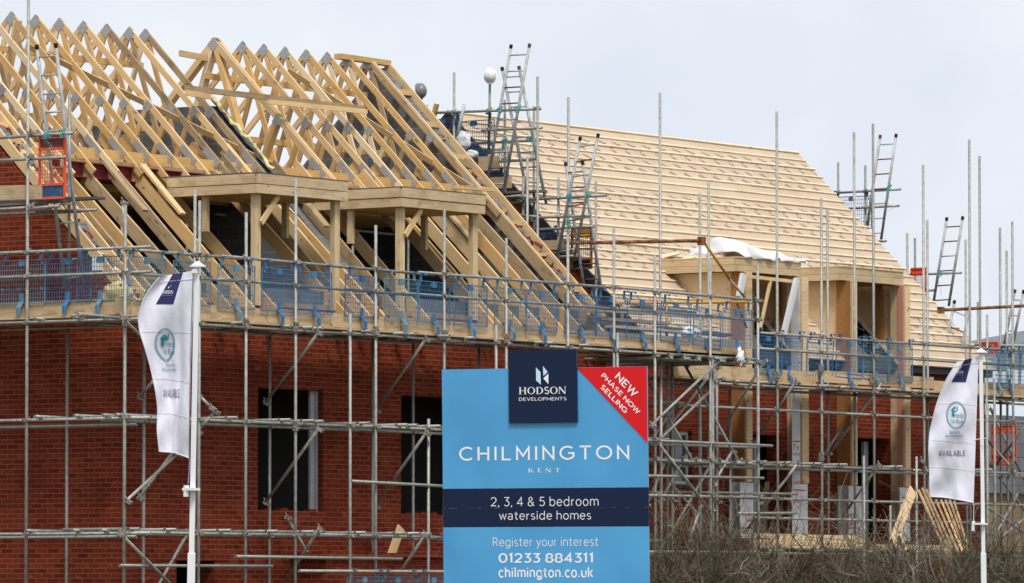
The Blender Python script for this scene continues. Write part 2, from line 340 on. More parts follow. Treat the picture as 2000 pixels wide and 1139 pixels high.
# verge ladders on both gables, with the wall core between their timbers
def verge(x0, x1, name, refuse, y1):
    v = []
    for x in (x0, x1): timber(name, (x, -.38, RA(-.38)), (x, y1, RA(y1)), .045, .15, W_NEW, hA, c=(0, -.07))
    for k in range(9):
        y = -.1+k*.58
        if y < y1: timber('noggin', (x0, y, RA(y)-.07), (x1, y, RA(y)-.07), .045, .09, W_NEW, hA)
    for m_, nm, n_, ymax in refuse:
        b = MB()
        for k in range(n_):
            y = random.uniform(-.25, ymax); s_ = random.uniform(.04, .10)
            M = Matrix.Translation(((x0+x1)/2+random.uniform(-.1, .1), y, RA(y)-.15+random.uniform(-.02, .05))) @ Matrix.Rotation(random.uniform(-.7, .7), 4, 'Y') @ Matrix.Rotation(R(45)+random.uniform(-.3, .3), 4, 'X')
            b.box((-s_, -s_*.9, -.03), (s_, s_*.9, .03), M)
        b.build(nm, m_, hA, uv=True)['kind'] = 'stuff'
verge(.03, .40, 'verge_timber', ((SLATE, 'slate_pieces', 60, 4.2), (W_NEW, 'wood_offcuts', 26, 4.2), (BRICK_HI, 'broken_bricks', 12, 3.4)), 4.4)
verge(AX-.57, AX-.10, 'verge_timber', ((BRICK_HI, 'broken_bricks', 34, 2.9), (TAN_BLOCK, 'mortar_rubble', 40, 3.2), (SLATE, 'slate_pieces', 40, 4.3)), 4.45)

# ------------------------------------------------------------------ roof trusses
WV = [W_NEW, W_NEW, W_WARM, W_WARM, W_PALE, W_OLD]
def truss(x, label, n_ply=1, lower=True, front_only=False, wd=.038):
    t = thing('roof_truss', label, 'roof truss', (x, 4.5, 8.4), 'bare timber roof trusses on the half built house')
    W = wd*n_ply; zb = 8.46; heel = 2.16; N_ = W_NEW
    for ply in range(n_ply):
        xx = x+(ply-(n_ply-1)/2)*wd*1.04; e = random.uniform(.32, .52)
        timber('rafter', (xx, heel-e, RA(heel-e)), (xx, 4.5, RA(4.5)), wd, .1, random.choice(WV), t, c=(0, -.05))
        timber('rafter', (xx, 9-heel+.2, RA(heel-.2)), (xx, 4.5, RA(4.5)), wd, .1, N_, t, c=(0, -.05))
    timber('bottom_chord', (x, heel+.05, zb), (x, 9-heel-.05, zb), W, .1, N_, t)
    for s_ in (-1, 1):
        timber('web', (x, 4.5+s_*.05, RA(4.5)-.2), (x, 4.5+s_*.80, zb+.05), W, .085, random.choice(WV), t)
        timber('web', (x, 4.5+s_*1.30, RA(3.2)-.13), (x, 4.5+s_*.86, zb+.05), W, .085, random.choice(WV), t)
    for dx in (-W/2-.0055, W/2+.0035):
        s_ = .115; c0 = Vector((x+dx, 4.5, RA(4.5)-.005)); pl = [[c0, c0+Vector((0, -s_, -s_)), c0+Vector((0, 0, -2*s_)), c0+Vector((0, s_, -s_))]]
        for s2 in (1, -1):
            c1 = Vector((x+dx, 4.5-s2*1.33, RA(3.17)-.015)); pl.append([c1, c1+Vector((0, -s2*.1, -.1)), c1+Vector((0, 0, -.2)), c1+Vector((0, s2*.1, -.1))])
            c2 = Vector((x+dx, 4.5-s2*(4.5-heel-.28), RA(heel+.28)-.02)); pl.append([c2, c2+Vector((0, -s2*.28, -.28)), c2+Vector((0, -s2*.2, -.36)), c2+Vector((0, s2*.08, -.08))])
        for q in pl: b = MB(); b.prism(q, (.002, 0, 0)); b.build('nail_plate', PLATE, t)
    if lower:
        xx = x+W/2+.026; m_ = random.choice([W_NEW, W_WARM, W_OLD])
        timber('lower_rafter', (xx, -.33, RA(-.33)), (xx, heel+.35+random.uniform(0, .25), RA(heel+.35)+0), .047, .2, m_, t, up=(0, -1, 1), c=(0, -.1))
    return t
xs1 = [.62, 1.07, 1.67, 2.27, 2.87, 3.47, 4.07, 4.67, 5.26, 5.85, 6.26]
for i, x in enumerate(xs1):
    lab = f'{ORD[i]} bare timber roof truss from the left gable wall' if i < 10 else 'last bare roof truss before the grey block party wall with yellow insulation'
    truss(x, lab, lower=x not in (4.07, 4.67))
truss(8.12, 'thick four ply girder truss standing first after the gap in the roof', 4, wd=.036, lower=False)
xs2 = [8.85, 9.43, 10.02, 10.61, 11.2, 11.78, 12.37]
for i, x in enumerate(xs2):
    lab = f'{ORD[i]} single bare roof truss to the right of the thick girder truss' if i < 6 else 'last bare roof truss against the right hand grey block gable'
    truss(x, lab, lower=x not in (8.85,))
# lower rafters that stand without a truss, paired trimmers beside the dormers
for x, m_, lab in ((6.86, W_OLD, 'weathered sloping rafter rising alone between the two timber dormer frames'), (7.5, W_NEW, 'fresh sloping rafter under the left edge of the right timber dormer frame'),
                   (5.52, W_OLD, 'weathered trimmer rafter close under the right edge of the left dormer frame'), (9.28, W_NEW, 'doubled trimmer rafter beside the right edge of the right dormer frame')):
    o = timber('trimmer_rafter', (x, -.33, RA(-.33)), (x, 2.3, RA(2.3)), .047, .2, m_, None, up=(0, -1, 1), c=(0, -.1)); tag(o, lab, 'rafter', 'single rafters of the half built roof')
# long braces along the trusses
def brace(label, p0, p1, wd, h, m_, up=(0, 0, 1), c=(0, 0)):
    o = timber('roof_brace', p0, p1, wd, h, m_, None, up, c); tag(o, label, 'brace', 'boards bracing the bare roof trusses'); return o
brace('orange binder board running just under the peaks of the left trusses', (.3, 4.62, 10.32), (6.35, 4.62, 10.32), .035, .1, W_JOIST)
brace('orange binder board running just under the peaks of the right trusses', (8.0, 4.62, 10.28), (12.5, 4.62, 10.28), .035, .1, W_JOIST)
brace('long diagonal brace crossing the left trusses from peak to heel', (2.75, 4.05, RA(4.05)-.14), (7.0, 2.3, RA(2.3)-.14), .022, .095, W_NEW, (0, -1, 1))
brace('long diagonal brace crossing the right trusses from peak to heel', (9.7, 4.2, RA(4.2)-.14), (12.5, 2.2, RA(2.2)-.14), .022, .095, W_NEW, (0, -1, 1))
brace('level binder board behind the middle plates of the left trusses', (.3, 4.2, 9.25), (6.4, 4.2, 9.25), .035, .1, W_JOIST)
brace('level binder board behind the middle plates of the right trusses', (8.0, 4.2, 9.25), (12.6, 4.2, 9.25), .035, .1, W_JOIST)
brace('low binder board along the heels of the left trusses', (.3, 2.75, 8.58), (6.4, 2.75, 8.58), .035, .12, W_JOIST)
brace('low binder board along the heels of the right trusses', (8.0, 2.75, 8.58), (12.6, 2.75, 8.58), .035, .12, W_JOIST)
brace('back binder board low behind the left trusses', (.3, 5.6, 8.6), (6.4, 5.6, 8.6), .035, .12, W_JOIST)
brace('back binder board low behind the right trusses', (8.0, 5.6, 8.6), (12.6, 5.6, 8.6), .035, .12, W_JOIST)
brace('steep pale plank standing among the leftmost trusses', X(35, 40, 2.4), X(5, 200, 2.4), .04, .17, W_NEW, (1, 0, 0))
brace('long pale plank lying across the rafters beside the thick girder truss', Y(362, 172, 3.0), Y(716, 212, 3.0)+Vector((0, .05, 0)), .05, .09, W_OLD)
brace('short offcut lying under the left end of the long pale plank', Y(363, 181, 2.93), Y(410, 189, 2.93), .04, .09, W_NEW)
brace('second plank lying below the right end of the long pale plank', Y(525, 199, 2.93), Y(716, 218, 2.93), .04, .08, W_NEW)
brace('short stub of timber sticking out left of the thick girder truss peak', Y(351, 104, 4.62), Y(426, 118, 4.62), .04, .1, W_NEW)
brace('ridge board capping the last two trusses on the right', Y(660, 110, 4.5), Y(757, 124, 4.5), .16, .09, W_JOIST)
brace('pale plank bridging the right verge above the right dormer frame', Y(884, 366, 1.0), Y(965, 372, 1.0), .1, .045, W_NEW)
for i, (a, c_) in enumerate((((205, 300), (262, 352)), ((278, 280), (345, 345)), ((425, 292), (470, 336)), ((560, 312), (605, 348)), ((702, 330), (750, 368)), ((845, 330), (885, 372)))):
    y0 = 1.9; p = Y(a[0], a[1], y0); tag(timber('loose_plank', (p.x, y0, RA(y0)+.06), (p.x, y0-.8, RA(y0-.8)+.06), .14, .04, random.choice([W_OLD, W_NEW]), None, (0, -1, 1)), f'short loose plank lying on the lower rafters, {ORD[i]} from the left', 'plank', 'short planks lying on the lower rafters')

# ------------------------------------------------------------------ dormer frames of the half-built house
def dormer_frame(x0, x1, label):
    t = thing('dormer_frame', label, 'dormer frame', (x0, -.2, 6.0), 'open timber dormer frames on the half built house')
    z0, z1, yb = 7.87, 8.17, 1.55; zm = 8.02
    for za, zb_ in ((z0, zm-.012), (zm, z1)):
        h = zb_-za; z = (za+zb_)/2; j = random.uniform(-.006, .006)
        timber('fascia', (x0-.02, -.2+j, z), (x1+.02, -.2+j, z), .045, h, W_TREAT, t)
        timber('fascia', (x0+j, -.175, z), (x0+j, yb, z), .045, h, W_TREAT, t)
        timber('fascia', (x1+j, -.175, z), (x1+j, yb, z), .045, h, W_TREAT, t)
    b = MB(); b.box((x0-.03, -.23, z1+.002), (x1+.03, yb+.1, z1+.02)); b.build('deck_sheet', W_DARK, t)
    for k in range(6):
        x = x0+.2+(x1-x0-.4)*k/5; timber('joist', (x, -.17, 7.97), (x, yb, 7.97), .045, .15, W_OLD, t)
    for k in range(9):
        y = -.12+k*.18; timber('ceiling_batten', (x0+.03, y, 7.88), (x1-.03, y, 7.88), .1, .02, W_JOIST, t)
    for x in (x0+.12, x1-.12):
        timber('post', (x, -.06, 6.15), (x, -.06, z0), .09, .09, W_TREAT, t); timber('post', (x+.1, -.03, 6.15), (x+.1, -.03, z0), .05, .1, W_NEW, t)
    timber('post', (x0+.12, .9, RA(.9)), (x0+.12, .9, z0), .07, .1, W_TREAT, t); timber('post', (x1-.12, .9, RA(.9)), (x1-.12, .9, z0), .07, .1, W_TREAT, t)
    timber('brace', (x0+.19, -.13, 7.42), (x0+.62, -.13, 7.86), .035, .09, W_NEW, t)
    return t
dormer_frame(3.14, 5.42, 'flat roofed timber dormer frame on posts, the left of the two')
dormer_frame(6.91, 9.16, 'flat roofed timber dormer frame on posts, nearer the brick core verge on the right')

# ================================================================== HOUSE B : battened roof
BY, BR, BZ, BS = 1.5, 5.75, 10.33, .975
RB = lambda y: BZ-BS*(BR-y) if y <= BR else BZ-BS*(y-BR)
BX0, BX1 = 16.5, 28.15
EV = 1.42
hB = thing('battened_house', 'red brick house with pale battened membrane roof and two boxed dormers', 'house', (22, 5, 0))
px2x = lambda px, y=1.2: Y(px, 700, y).x
doors = [(px2x(1469, 1.5), px2x(1525, 1.5), 2.72, 4.58), (px2x(1673, 1.5), px2x(1738, 1.5), 2.72, 4.6)]
swin = (px2x(1317, 1.5), px2x(1351, 1.5), 3.65, 4.58)
D1 = (px2x(1458), px2x(1583)); D2 = (px2x(1664), px2x(1780))
bays = [(px2x(1469), px2x(1562)), (px2x(1676), px2x(1762))]
b = MB(); sheet_with_holes(b, [BX0+.3, 28.05], [0, 6.05], doors+[swin]+[(u0, u1, 5.75, 6.06) for u0, u1 in bays], lambda u, v: Vector((u, BY, v)), Vector((0, .3, 0))); b.build('front_wall', BRICK, hB, uv=True)
b = MB(); b.prism([(BX0, BY, 0), (BX0, 10, 0), (BX0, 10, RB(10)-.1), (BX0, BR, BZ-.1), (BX0, BY, RB(BY)-.1)], (.3, 0, 0)); b.build('gable_wall', BRICK, hB, uv=True)
b = MB(); b.prism([(27.75, 1.8, 0), (27.75, 10, 0), (27.75, 10, RB(10)-.1), (27.75, BR, BZ-.1), (27.75, 1.8, RB(1.8)-.1)], (.3, 0, 0)); b.build('gable_wall', BRICK, hB, uv=True)
b = MB(); b.box((BX0+.3, 9.7, 0), (27.75, 10, 6.0)); b.build('back_wall', BRICK, hB, uv=True)
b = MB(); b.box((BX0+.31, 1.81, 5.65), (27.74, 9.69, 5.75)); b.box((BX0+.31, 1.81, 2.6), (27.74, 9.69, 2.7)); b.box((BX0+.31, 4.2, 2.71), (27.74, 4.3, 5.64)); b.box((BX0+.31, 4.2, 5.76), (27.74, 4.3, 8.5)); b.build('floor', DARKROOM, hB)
# membrane with its printed marks
b = MB(); holes = [(u0-.02, u1+.02, 1.30, 2.55) for u0, u1 in bays]
sheet_with_holes(b, [BX0+k*(BX1-BX0)/20 for k in range(21)], [EV+k*(BR-EV)/14 for k in range(15)], holes, lambda u, v: Vector((u, v, RB(v))), Vector((0, .02, -.02)))
b.prism([(BX0, BR, BZ), (BX1, BR, BZ), (BX1, 10.3, RB(10.3)), (BX0, 10.3, RB(10.3))], (0, -.02, -.02))
b.m = 1
nrm = Vector((0, -BS, 1)).normalized(); sl = Vector((0, 1, BS)).normalized()
def ink(pts, wd, ox, oy):
    for (x0, y0), (x1, y1) in zip(pts, pts[1:]):
        d = Vector((x1-x0, y1-y0)); q = Vector((-d.y, d.x)).normalized()*wd/2
        if oy+min(y0, y1) < .05 or oy+max(y0, y1) > 5.85 or ox+x0 < BX0 or ox+x1 > BX1-.1: continue
        P = [Vector((ox+u, EV, RB(EV)))+sl*(oy+v)+nrm*.006 for u, v in ((x0+q.x, y0+q.y), (x1+q.x, y1+q.y), (x1-q.x, y1-q.y), (x0-q.x, y0-q.y))]
        b.quad(*P)
row = 0
for oy in (.1, 1.55, 3.0, 4.45):      # each membrane width carries the same slanting print
    for k in range(24):
        ox = BX0+.1+k*.5+(.2 if row % 2 else 0)+random.uniform(-.03, .03)
        ink([(0, 1.25), (.34, 1.05)], .017, ox, oy); ink([(.02, 1.10), (.2, 1.2), (.26, 1.02)], .017, ox, oy); ink([(.1, 1.24), (.12, 1.05)], .015, ox, oy)
        ink([(.2, 1.0), (.42, .82)], .017, ox, oy); ink([(.3, .98), (.26, .86)], .034, ox, oy); ink([(.4, .9), (.5, .84)], .034, ox, oy)
        ink([(.05, .78), (.3, .58)], .017, ox, oy); ink([(.12, .76), (.28, .62), (.33, .68)], .026, ox, oy)
        ink([(.1, .5), (.32, .34)], .012, ox, oy); ink([(.14, .52), (.36, .36)], .012, ox, oy); ink([(.18, .54), (.34, .42)], .012, ox, oy)
    row += 1
b.build('roof_membrane', [MEMB, INK], hB)
b = MB(); b.prism([(BX0-.06, BR, BZ+.02), (BX0-.06, EV, RB(EV)+.02), (BX0-.06, EV, RB(EV)-.17), (BX0-.06, BR, BZ-.17)], (.05, 0, 0)); b.prism([(BX0-.05, BR, BZ+.02), (BX0-.05, 9, RB(9)), (BX0-.05, 9, RB(9)-.28), (BX0-.05, BR, BZ-.28)], (.04, 0, 0)); b.build('verge_felt', FELT, hB)
b = MB(); b.box((BX0, EV-.03, RB(EV)-.26), (BX1, EV-.004, RB(EV)-.01)); b.build('eaves_fascia', mat('dark_fascia', (.06, .065, .08), .6), hB)
b = MB(); b.box((BX0+.3, EV, RB(EV)-.265), (28.05, BY-.003, RB(EV)-.24)); b.build('soffit', FELT, hB)
dz = {0: (D1[0]-.02, px2x(1562, 1.3)+.03), 1: (D2[0]-.02, px2x(1775, 1.3)+.03)}
nb = 26
for k in range(nb):
    y = EV+.03+(BR-EV-.05)*k/(nb-1); segs = [(BX0-.02, BX1+random.uniform(-.03, .06))]
    if y < 2.95:
        segs = [(BX0-.02, dz[0][0]), (dz[0][1], dz[1][0]), (dz[1][1], BX1+random.uniform(-.03, .06))]
    for x0, x1 in segs:
        cuts = [x0]+[x for x in (x0+random.uniform(3.2, 5), x0+random.uniform(7, 9.5)) if x < x1-.8]+[x1]
        for c0, c1 in zip(cuts, cuts[1:]):
            j = random.uniform(-.008, .008)
            timber('roof_batten', (c0, y+j, RB(y)+.003), (c1-.004, y+random.uniform(-.008, .008), RB(y)+.003), .036, .028, W_BATT, hB, up=(0, -BS, 1), c=(0, .014))
# dormers of house B
def dormer(Dx, fx, label_, yb):
    t = MB(); x0, x1 = Dx
    for za, zb_ in ((7.45, 7.565), (7.57, 7.69)):
        z = (za+zb_)/2
        timber('dormer_fascia', (fx[0], 1.3, z), (fx[1], 1.3, z), .05, zb_-za, W_TREAT, hB); timber('dormer_fascia', (fx[0]+.02, 1.327, z), (fx[0]+.02, yb, z), .05, zb_-za, W_TREAT, hB); timber('dormer_fascia', (fx[1]-.03, 1.327, z), (fx[1]-.03, yb, z), .05, zb_-za, W_TREAT, hB)
    b = MB(); b.box((fx[0]-.01, 1.26, 7.692), (fx[1]+.01, yb, 7.71)); b.build('dormer_roof_sheet', W_PLY, hB)
    yk = 2.85
    for x in (x0+.02, x1-.1):     # cheeks: triangles of plywood from the front to where they meet the slope
        b = MB(); b.prism([(x, 1.36, RB(1.42)-.2), (x, 1.36, 7.449), (x, yk, 7.449), (x, yk, RB(yk)-.02)], (.06, 0, 0)); b.build('dormer_cheek', W_PLY, hB)
        timber('dormer_rafter', (x+.11, 1.4, 6.5), (x+.11, 2.6, 7.45), .045, .15, W_OLD, hB)
    b = MB(); b.box((x0+.1, 2.62, 6.0), (x1-.12, 2.66, 7.44)); b.build('dormer_back_board', W_OSB, hB)
    timber('dormer_stud', (x1-.45, 2.2, 5.9), (x1-.45, 2.2, 7.44), .1, .12, W_TREAT, hB); timber('dormer_stud', (x1-.22, 1.75, 5.9), (x1-.22, 1.75, 7.44), .08, .12, W_OSB, hB)
    timber('dormer_rafter', (x0+.7, 2.5, 7.2), (x0+1.5, 1.7, 5.9), .06, .2, W_OLD, hB)
F1 = (Y(1437, 510, 1.3).x, Y(1562, 520, 1.3).x); F2 = (Y(1642, 525, 1.3).x, Y(1762, 535, 1.3).x)
dormer(D1, F1, '', 3.0); dormer(D2, F2, '', 3.0)
# timber side board of the left dormer roof
# piers carrying the dormers: plywood above, house wrap below
def pier(pa, pb, zs, side, name='pier'):
    x0, x1 = px2x(pa), px2x(pb)
    for z0, z1, m_, nm in zs:
        b = MB(); b.box((x0+.02, 1.2+.003, z0), (x1, BY-.003, z1)); b.build('pier_stud', W_TREAT, hB); b = MB(); b.box((x0, 1.215, z0), (x0+.018, (1.33 if side is PINK else 1.40 if side is TY else BY-.004), z1)); b.build(nm, m_ if nm != 'ply_facing' else side, hB)
        if nm == 'ply_facing':
            b = MB(); b.box((x0+.03, 1.18, z0), (x1+.01, 1.2, z1)); b.build('front_board', W_PLY, hB)
pier(1455, 1467, ((3.72, 7.44, None, 'ply_facing'), (2.7, 3.715, TY, 'wrap_facing')), W_OSB)
pier(1563, 1577, ((3.72, 7.44, None, 'ply_facing'), (2.7, 3.715, TY, 'wrap_facing')), TY)
pier(1661, 1672, ((3.72, 7.44, None, 'ply_facing'), (2.7, 3.715, TY, 'wrap_facing')), W_OSB)
pier(1765, 1776, ((3.72, 7.44, None, 'ply_facing'), (2.7, 3.715, TY, 'wrap_facing')), PINK)
for pa, pb, z0, z1 in ((1428, 1440, 2.72, 3.7), (1636, 1648, 2.72, 3.7), (1676, 1684, 2.72, 3.7), (1754, 1760, 2.72, 3.75)):
    b = MB(); x0, x1 = px2x(pa, 1.42), px2x(pb, 1.42); n = 6
    for k in range(n):
        a0, a1 = x0+(x1-x0)*k/n, x0+(x1-x0)*(k+1)/n; o0, o1 = .03*math.sin(k*1.9), .03*math.sin((k+1)*1.9)
        b.quad((a0, 1.42+o0, z0), (a1, 1.42+o1, z0), (a1, 1.42+o1, z1), (a0, 1.42+o0, z1))
    b.build('loose_wrap', TY, hB)
for (x0, x1, z0, z1) in doors:
    for k in range(3):
        b = MB(); b.box((x1-.34+k*.09, 1.86+k*.03, z0+.02), (x1-.27+k*.09, 1.92+k*.03, z1-.04)); b.build('door_lining', GREYPANEL, hB)
wf = link('window', (lambda q: ([q.box((swin[0], BY+.08, swin[2]), (swin[1], BY+.14, swin[2]+.06)), q.box((swin[0], BY+.08, swin[3]-.06), (swin[1], BY+.14, swin[3])), q.box((swin[0], BY+.08, swin[2]+.06), (swin[0]+.06, BY+.14, swin[3]-.06)), q.box((swin[1]-.06, BY+.08, swin[2]+.06), (swin[1], BY+.14, swin[3]-.06))], q.mesh('window', UPVC))[1])(MB()), hB)
b = MB(); b.box((swin[0]+.06, BY+.1, swin[2]+.06), (swin[1]-.06, BY+.11, swin[3]-.06)); b.build('pane', GLASS, wf)
b = MB(); b.box((swin[0]-.06, BY-.05, swin[2]-.05), (swin[1]+.06, BY+.079, swin[2]-.003)); b.build('window_sill', mat('dark_sill', (.03, .03, .035), .5), wf)
b = MB(); b.box((BX0+.3, BY-.012, 2.35), (28.04, BY-.002, 2.5)); b.build('brick_band', BRICK_HI, hB, uv=True)

# ================================================================== HOUSE C : far right slate house
hC = thing('slate_house', 'grey slate hung house half hidden behind scaffolding at the far right', 'house', (35, 6, 0))
b = MB(); b.box((32.0, 4, 0), (40, 9, 3.75)); b.build('lower_wall', TAN_BLOCK, hC, uv=True)
b = MB(); b.box((31.9, 3.9, 3.75), (40.1, 9.1, 5.3)); b.build('slate_wall', SLATE, hC, uv=True)
p, q = Y(1972, 722, 3.6), Y(2030, 640, 5.6)
b = MB(); b.prism([p, q, q+Vector((8, 0, 0)), p+Vector((8, 0, 0))], (0, .06, .06)); b.prism([p+Vector((0, .1, 0)), q, p+Vector((0, 5, 0))], (.05, 0, -.02)); b.build('roof', SLATE, hC, uv=True)

# ================================================================== SCAFFOLDS
TUBE_R = .0242
def tube(name, p0, p1, parent, m=None, r=TUBE_R, n=10):
    M, l = frame(Vector(p0), Vector(p1)); b = MB(); ri = r*.8
    for k in range(n):
        b.v += [(0, r*math.cos(a), r*math.sin(a)) for a in (2*math.pi*k/n,)]+[(l, r*math.cos(2*math.pi*k/n), r*math.sin(2*math.pi*k/n))]
        a = 2*math.pi*k/n; b.v += [(0, ri*math.cos(a), ri*math.sin(a)), (l, ri*math.cos(a), ri*math.sin(a)), (min(.12, l/3), ri*math.cos(a), ri*math.sin(a)), (l-min(.12, l/3), ri*math.cos(a), ri*math.sin(a))]
    for k in range(n):
        i, j = 6*k, 6*((k+1) % n)
        for a, c in ((0, 1), (2, 0), (1, 3), (4, 2), (3, 5)): b.f.append((i+a, i+c, j+c, j+a))
    b.f.append(tuple(6*k+4 for k in range(n))); b.f.append(tuple(6*k+5 for k in range(n))); b.mi = [0]*len(b.f)
    me = b.mesh(name, m or GALV)
    for f in me.polygons: f.use_smooth = len(f.vertices) == 4
    return link(name, me, parent, M)
# one coupler, copied wherever two tubes cross
_c = MB(); _c.cyl((-.026, 0, 0), (.026, 0, 0), .034, 10); _c.cyl((0, -.052, -.026), (0, -.052, .026), .034, 10); _c.box((-.02, -.045, -.018), (.02, -.015, .018))
for s_ in (-1, 1): _c.cyl((s_*.012, .02, .03), (s_*.012, .055, .055), .008, 6); _c.cyl((.03, -.07, s_*.012), (.062, -.075, s_*.012), .008, 6)
COUP_ME = _c.mesh('coupler', COUP)
def coupler(p, parent, rz=0.0, tilt=0.0):
    return link('coupler', COUP_ME, parent, Matrix.Translation(Vector(p)) @ Matrix.Rotation(rz, 4, 'Z') @ Matrix.Rotation(tilt, 4, 'X') @ Matrix.Rotation(random.uniform(-.15, .15), 4, 'Y'))
_j = MB(); _j.box((-.034, -.034, -.075), (.034, .034, .075)); _j.cyl((.0, -.03, .035), (0, -.06, .035), .014, 6); _j.cyl((0, -.03, -.035), (0, -.06, -.035), .014, 6)
JOINT_ME = _j.mesh('sleeve', COUP)

class Scaf:
    def __init__(s, name, label, loc): s.t = thing(name, label, 'scaffold', loc); s.st = []
    def std(s, px, ytop, y, zb=0.0, name='standard'):
        p = Y(px, ytop, y); q = Y(px, ytop, y); lean = random.uniform(-.012, .012)
        o = tube(name, (p.x+lean, y, zb), (p.x, y, p.z), s.t); s.st.append((p.x, y, p.z, o)); return o
    def stdx(s, px, ytop, x, zb=0.0):
        p = X(px, ytop, x); o = tube('standard', (x, p.y, zb), (x, p.y, p.z), s.t); s.st.append((x, p.y, p.z, o)); return o
    def line(s, name, p0, p1, m=None): return tube(name, p0, p1, s.t, m)
    def py(s, name, a, b, ya, yb=None, m=None): return tube(name, Y(*a, ya), Y(*b, ya if yb is None else yb), s.t, m)
    def px(s, name, a, b, xa, xb=None, m=None): return tube(name, X(*a, xa), X(*b, xa if xb is None else xb), s.t, m)
    def couple(s, y, zs, tol=.2, rz=0.0, axis=1):
        for (x, yy, zt, o) in s.st:
            if abs((yy if axis == 1 else x)-y) < tol:
                for z in zs:
                    if z < zt-.02: coupler((x, yy, z), o, rz)
def plank(name, p0, p1, wd, th, m, parent, up=(0, 0, 1)): return timber(name, p0, p1, wd, th, m, parent, up)

# ---- scaffold round house A
YO, YI, XO, XI = -1.40, -.30, -1.40, -.30
SA = Scaf('front_scaffold', 'galvanised tube scaffold wrapping the half built brick house with toe boards at eaves level', (5, -1.4, 0))
for px, yt in ((245, 400), (481, 415), (578, 348), (734, 440), (868, 410), (989, 465), (1109, 458), (1199, 446)): SA.std(px, yt, YO)
for px, yt in ((390, 392), (837, 818), (684, 612), (969, 635), (1206, 651)): SA.std(px, yt, YO-.07)
SA.std(381, 370, YO)
for px, yt in ((282, 655), (527, 652), (728, 665), (807, 671), (936, 680), (1085, 690)): SA.std(px, yt, YI)
SA.stdx(56, -60, XO); SA.stdx(132, 640, XI); SA.stdx(136, 179, XI-.15, 5.8)
RZ = (6.73, 6.385, 5.70, 4.285, 2.605)
def rail(name, y, z, xs):
    for i, (a, c) in enumerate(zip(xs, xs[1:])):
        o = .052 if i % 2 else 0
        SA.line(name, (a-.25, y+(.0 if i % 2 == 0 else .0), z+o*.25), (c+.25, y+o, z-o*.3))
rail('guard_rail', YO+.05, RZ[0], (-1.3, 1.0, 6.0, 11.2, 15.2)); rail('guard_rail', YO+.05, RZ[1], (-1.3, .9, 5.6, 11.4, 15.3))
rail('ledger', YO+.05, RZ[2], (-1.3, 4.0, 9.6, 15.3)); rail('ledger', YO+.05, RZ[3], (-1.3, 4.4, 9.0, 12.6)); rail('ledger', YO+.05, RZ[4], (-1.3, 3.4, 8.6, 12.4))
rail('ledger', YI, RZ[2]-.0, (-.6, 5.0, 10.6, 14.8)); rail('ledger', YI, RZ[3]-.005, (-.5, 5.4, 10.0)); rail('ledger', YI, RZ[4], (-.5, 4.2, 9.6))
SA.line('guard_rail', (-1.75, YO-.05, 2.12), (1.9, YO-.05, 2.13)); SA.line('guard_rail', (1.0, YO-.05, 2.27), (5.2, YO-.05, 2.26)); SA.line('guard_rail', (2.5, YO-.1, 2.06), (9.0, YO-.1, 2.07)); SA.line('guard_rail', (3.9, YO-.04, 3.44), (6.3, YO-.1, 3.40))
for z, n_ in ((6.76, 'guard_rail'), (6.395, 'guard_rail'), (5.715, 'ledger'), (4.27, 'ledger'), (2.59, 'ledger')): SA.line(n_, (XO, -1.75, z), (XO, 3.6, z+.01))
for z in (5.69, 4.22, 2.56): SA.line('ledger', (XI, -.6, z), (XI, 3.6, z))
SA.couple(YO, RZ, rz=0.0); SA.couple(YI, RZ[3:], rz=0.0); SA.couple(XO, (6.76, 6.4, 5.715, 4.27, 2.59), tol=.05, rz=R(-90), axis=0)
for zi, pxs in ((2, (468, 566, 608, 629, 722, 785, 808, 872, 924, 1060, 1079, 1147, 1219)), (3, (462, 565, 609, 630, 718, 794, 812, 856)), (4, (272, 343, 447, 540, 608, 635, 713, 790, 815, 841))):
    for px in pxs:
        x = Y(px, 700, YO-.12).x; z = RZ[zi]+.05; o = SA.line('transom', (x, YO-.12-random.uniform(0, .06), z), (x+random.uniform(-.03, .03), YI+.2, z)); coupler((x, YO+.05, z-.03), o, R(90))
for z, pxs in ((5.765, (70, 147, 197)), (4.32, (70, 147, 202, 228)), (2.64, (53, 145, 200, 235))):
    for px in pxs:
        y = X(px, 700, XO-.12).y; o = SA.line('transom', (XO-.14, y, z), (XI+.15, y+random.uniform(-.03, .03), z)); coupler((XO, y, z-.03), o, 0)
# braces between the two rows of tubes
for a, c, ya, yb in (((622, 650), (518, 786), YO-.1, YI), ((832, 662), (735, 800), YO-.1, YI), ((622, 838), (518, 982), YO-.1, YI), ((832, 846), (733, 988), YO-.1, YI), ((624, 1032), (548, 1150), YO-.1, YI), ((830, 1045), (740, 1180), YO-.1, YI),
                     ((700, 1250), (560, 1010), YI, YI), ((247, 978), (347, 886), YO-.06, YI-.1), ((272, 972), (340, 880), YI-.05, YI-.2), ((235, 1042), (335, 1143), YO-.1, YO-.1), ((366, 1042), (300, 1160), YI, YI), ((386, 770), (413, 797), YO, YO-.2), ((420, 804), (386, 842), YO-.2, YO), ((150, 613), (240, 622), YO-.2, YO-.05), ((238, 620), (290, 672), YO-.2, YO), ((272, 775), (300, 745), YI, YO), ((240, 395), (246, 490), YO+.2, YO+.2)):
    o = SA.py('brace', a, c, ya, yb); coupler(Y(*a, ya), o, .4, .5)
    if c[1] < 1139: coupler(Y(*c, yb), o, .4, .5)
for px, py in ((245, 605), (481, 610), (578, 617), (734, 625), (868, 632), (989, 640), (578, 810)): link('sleeve', JOINT_ME, SA.t, Matrix.Translation(Y(px, py+22, YO-.012)))
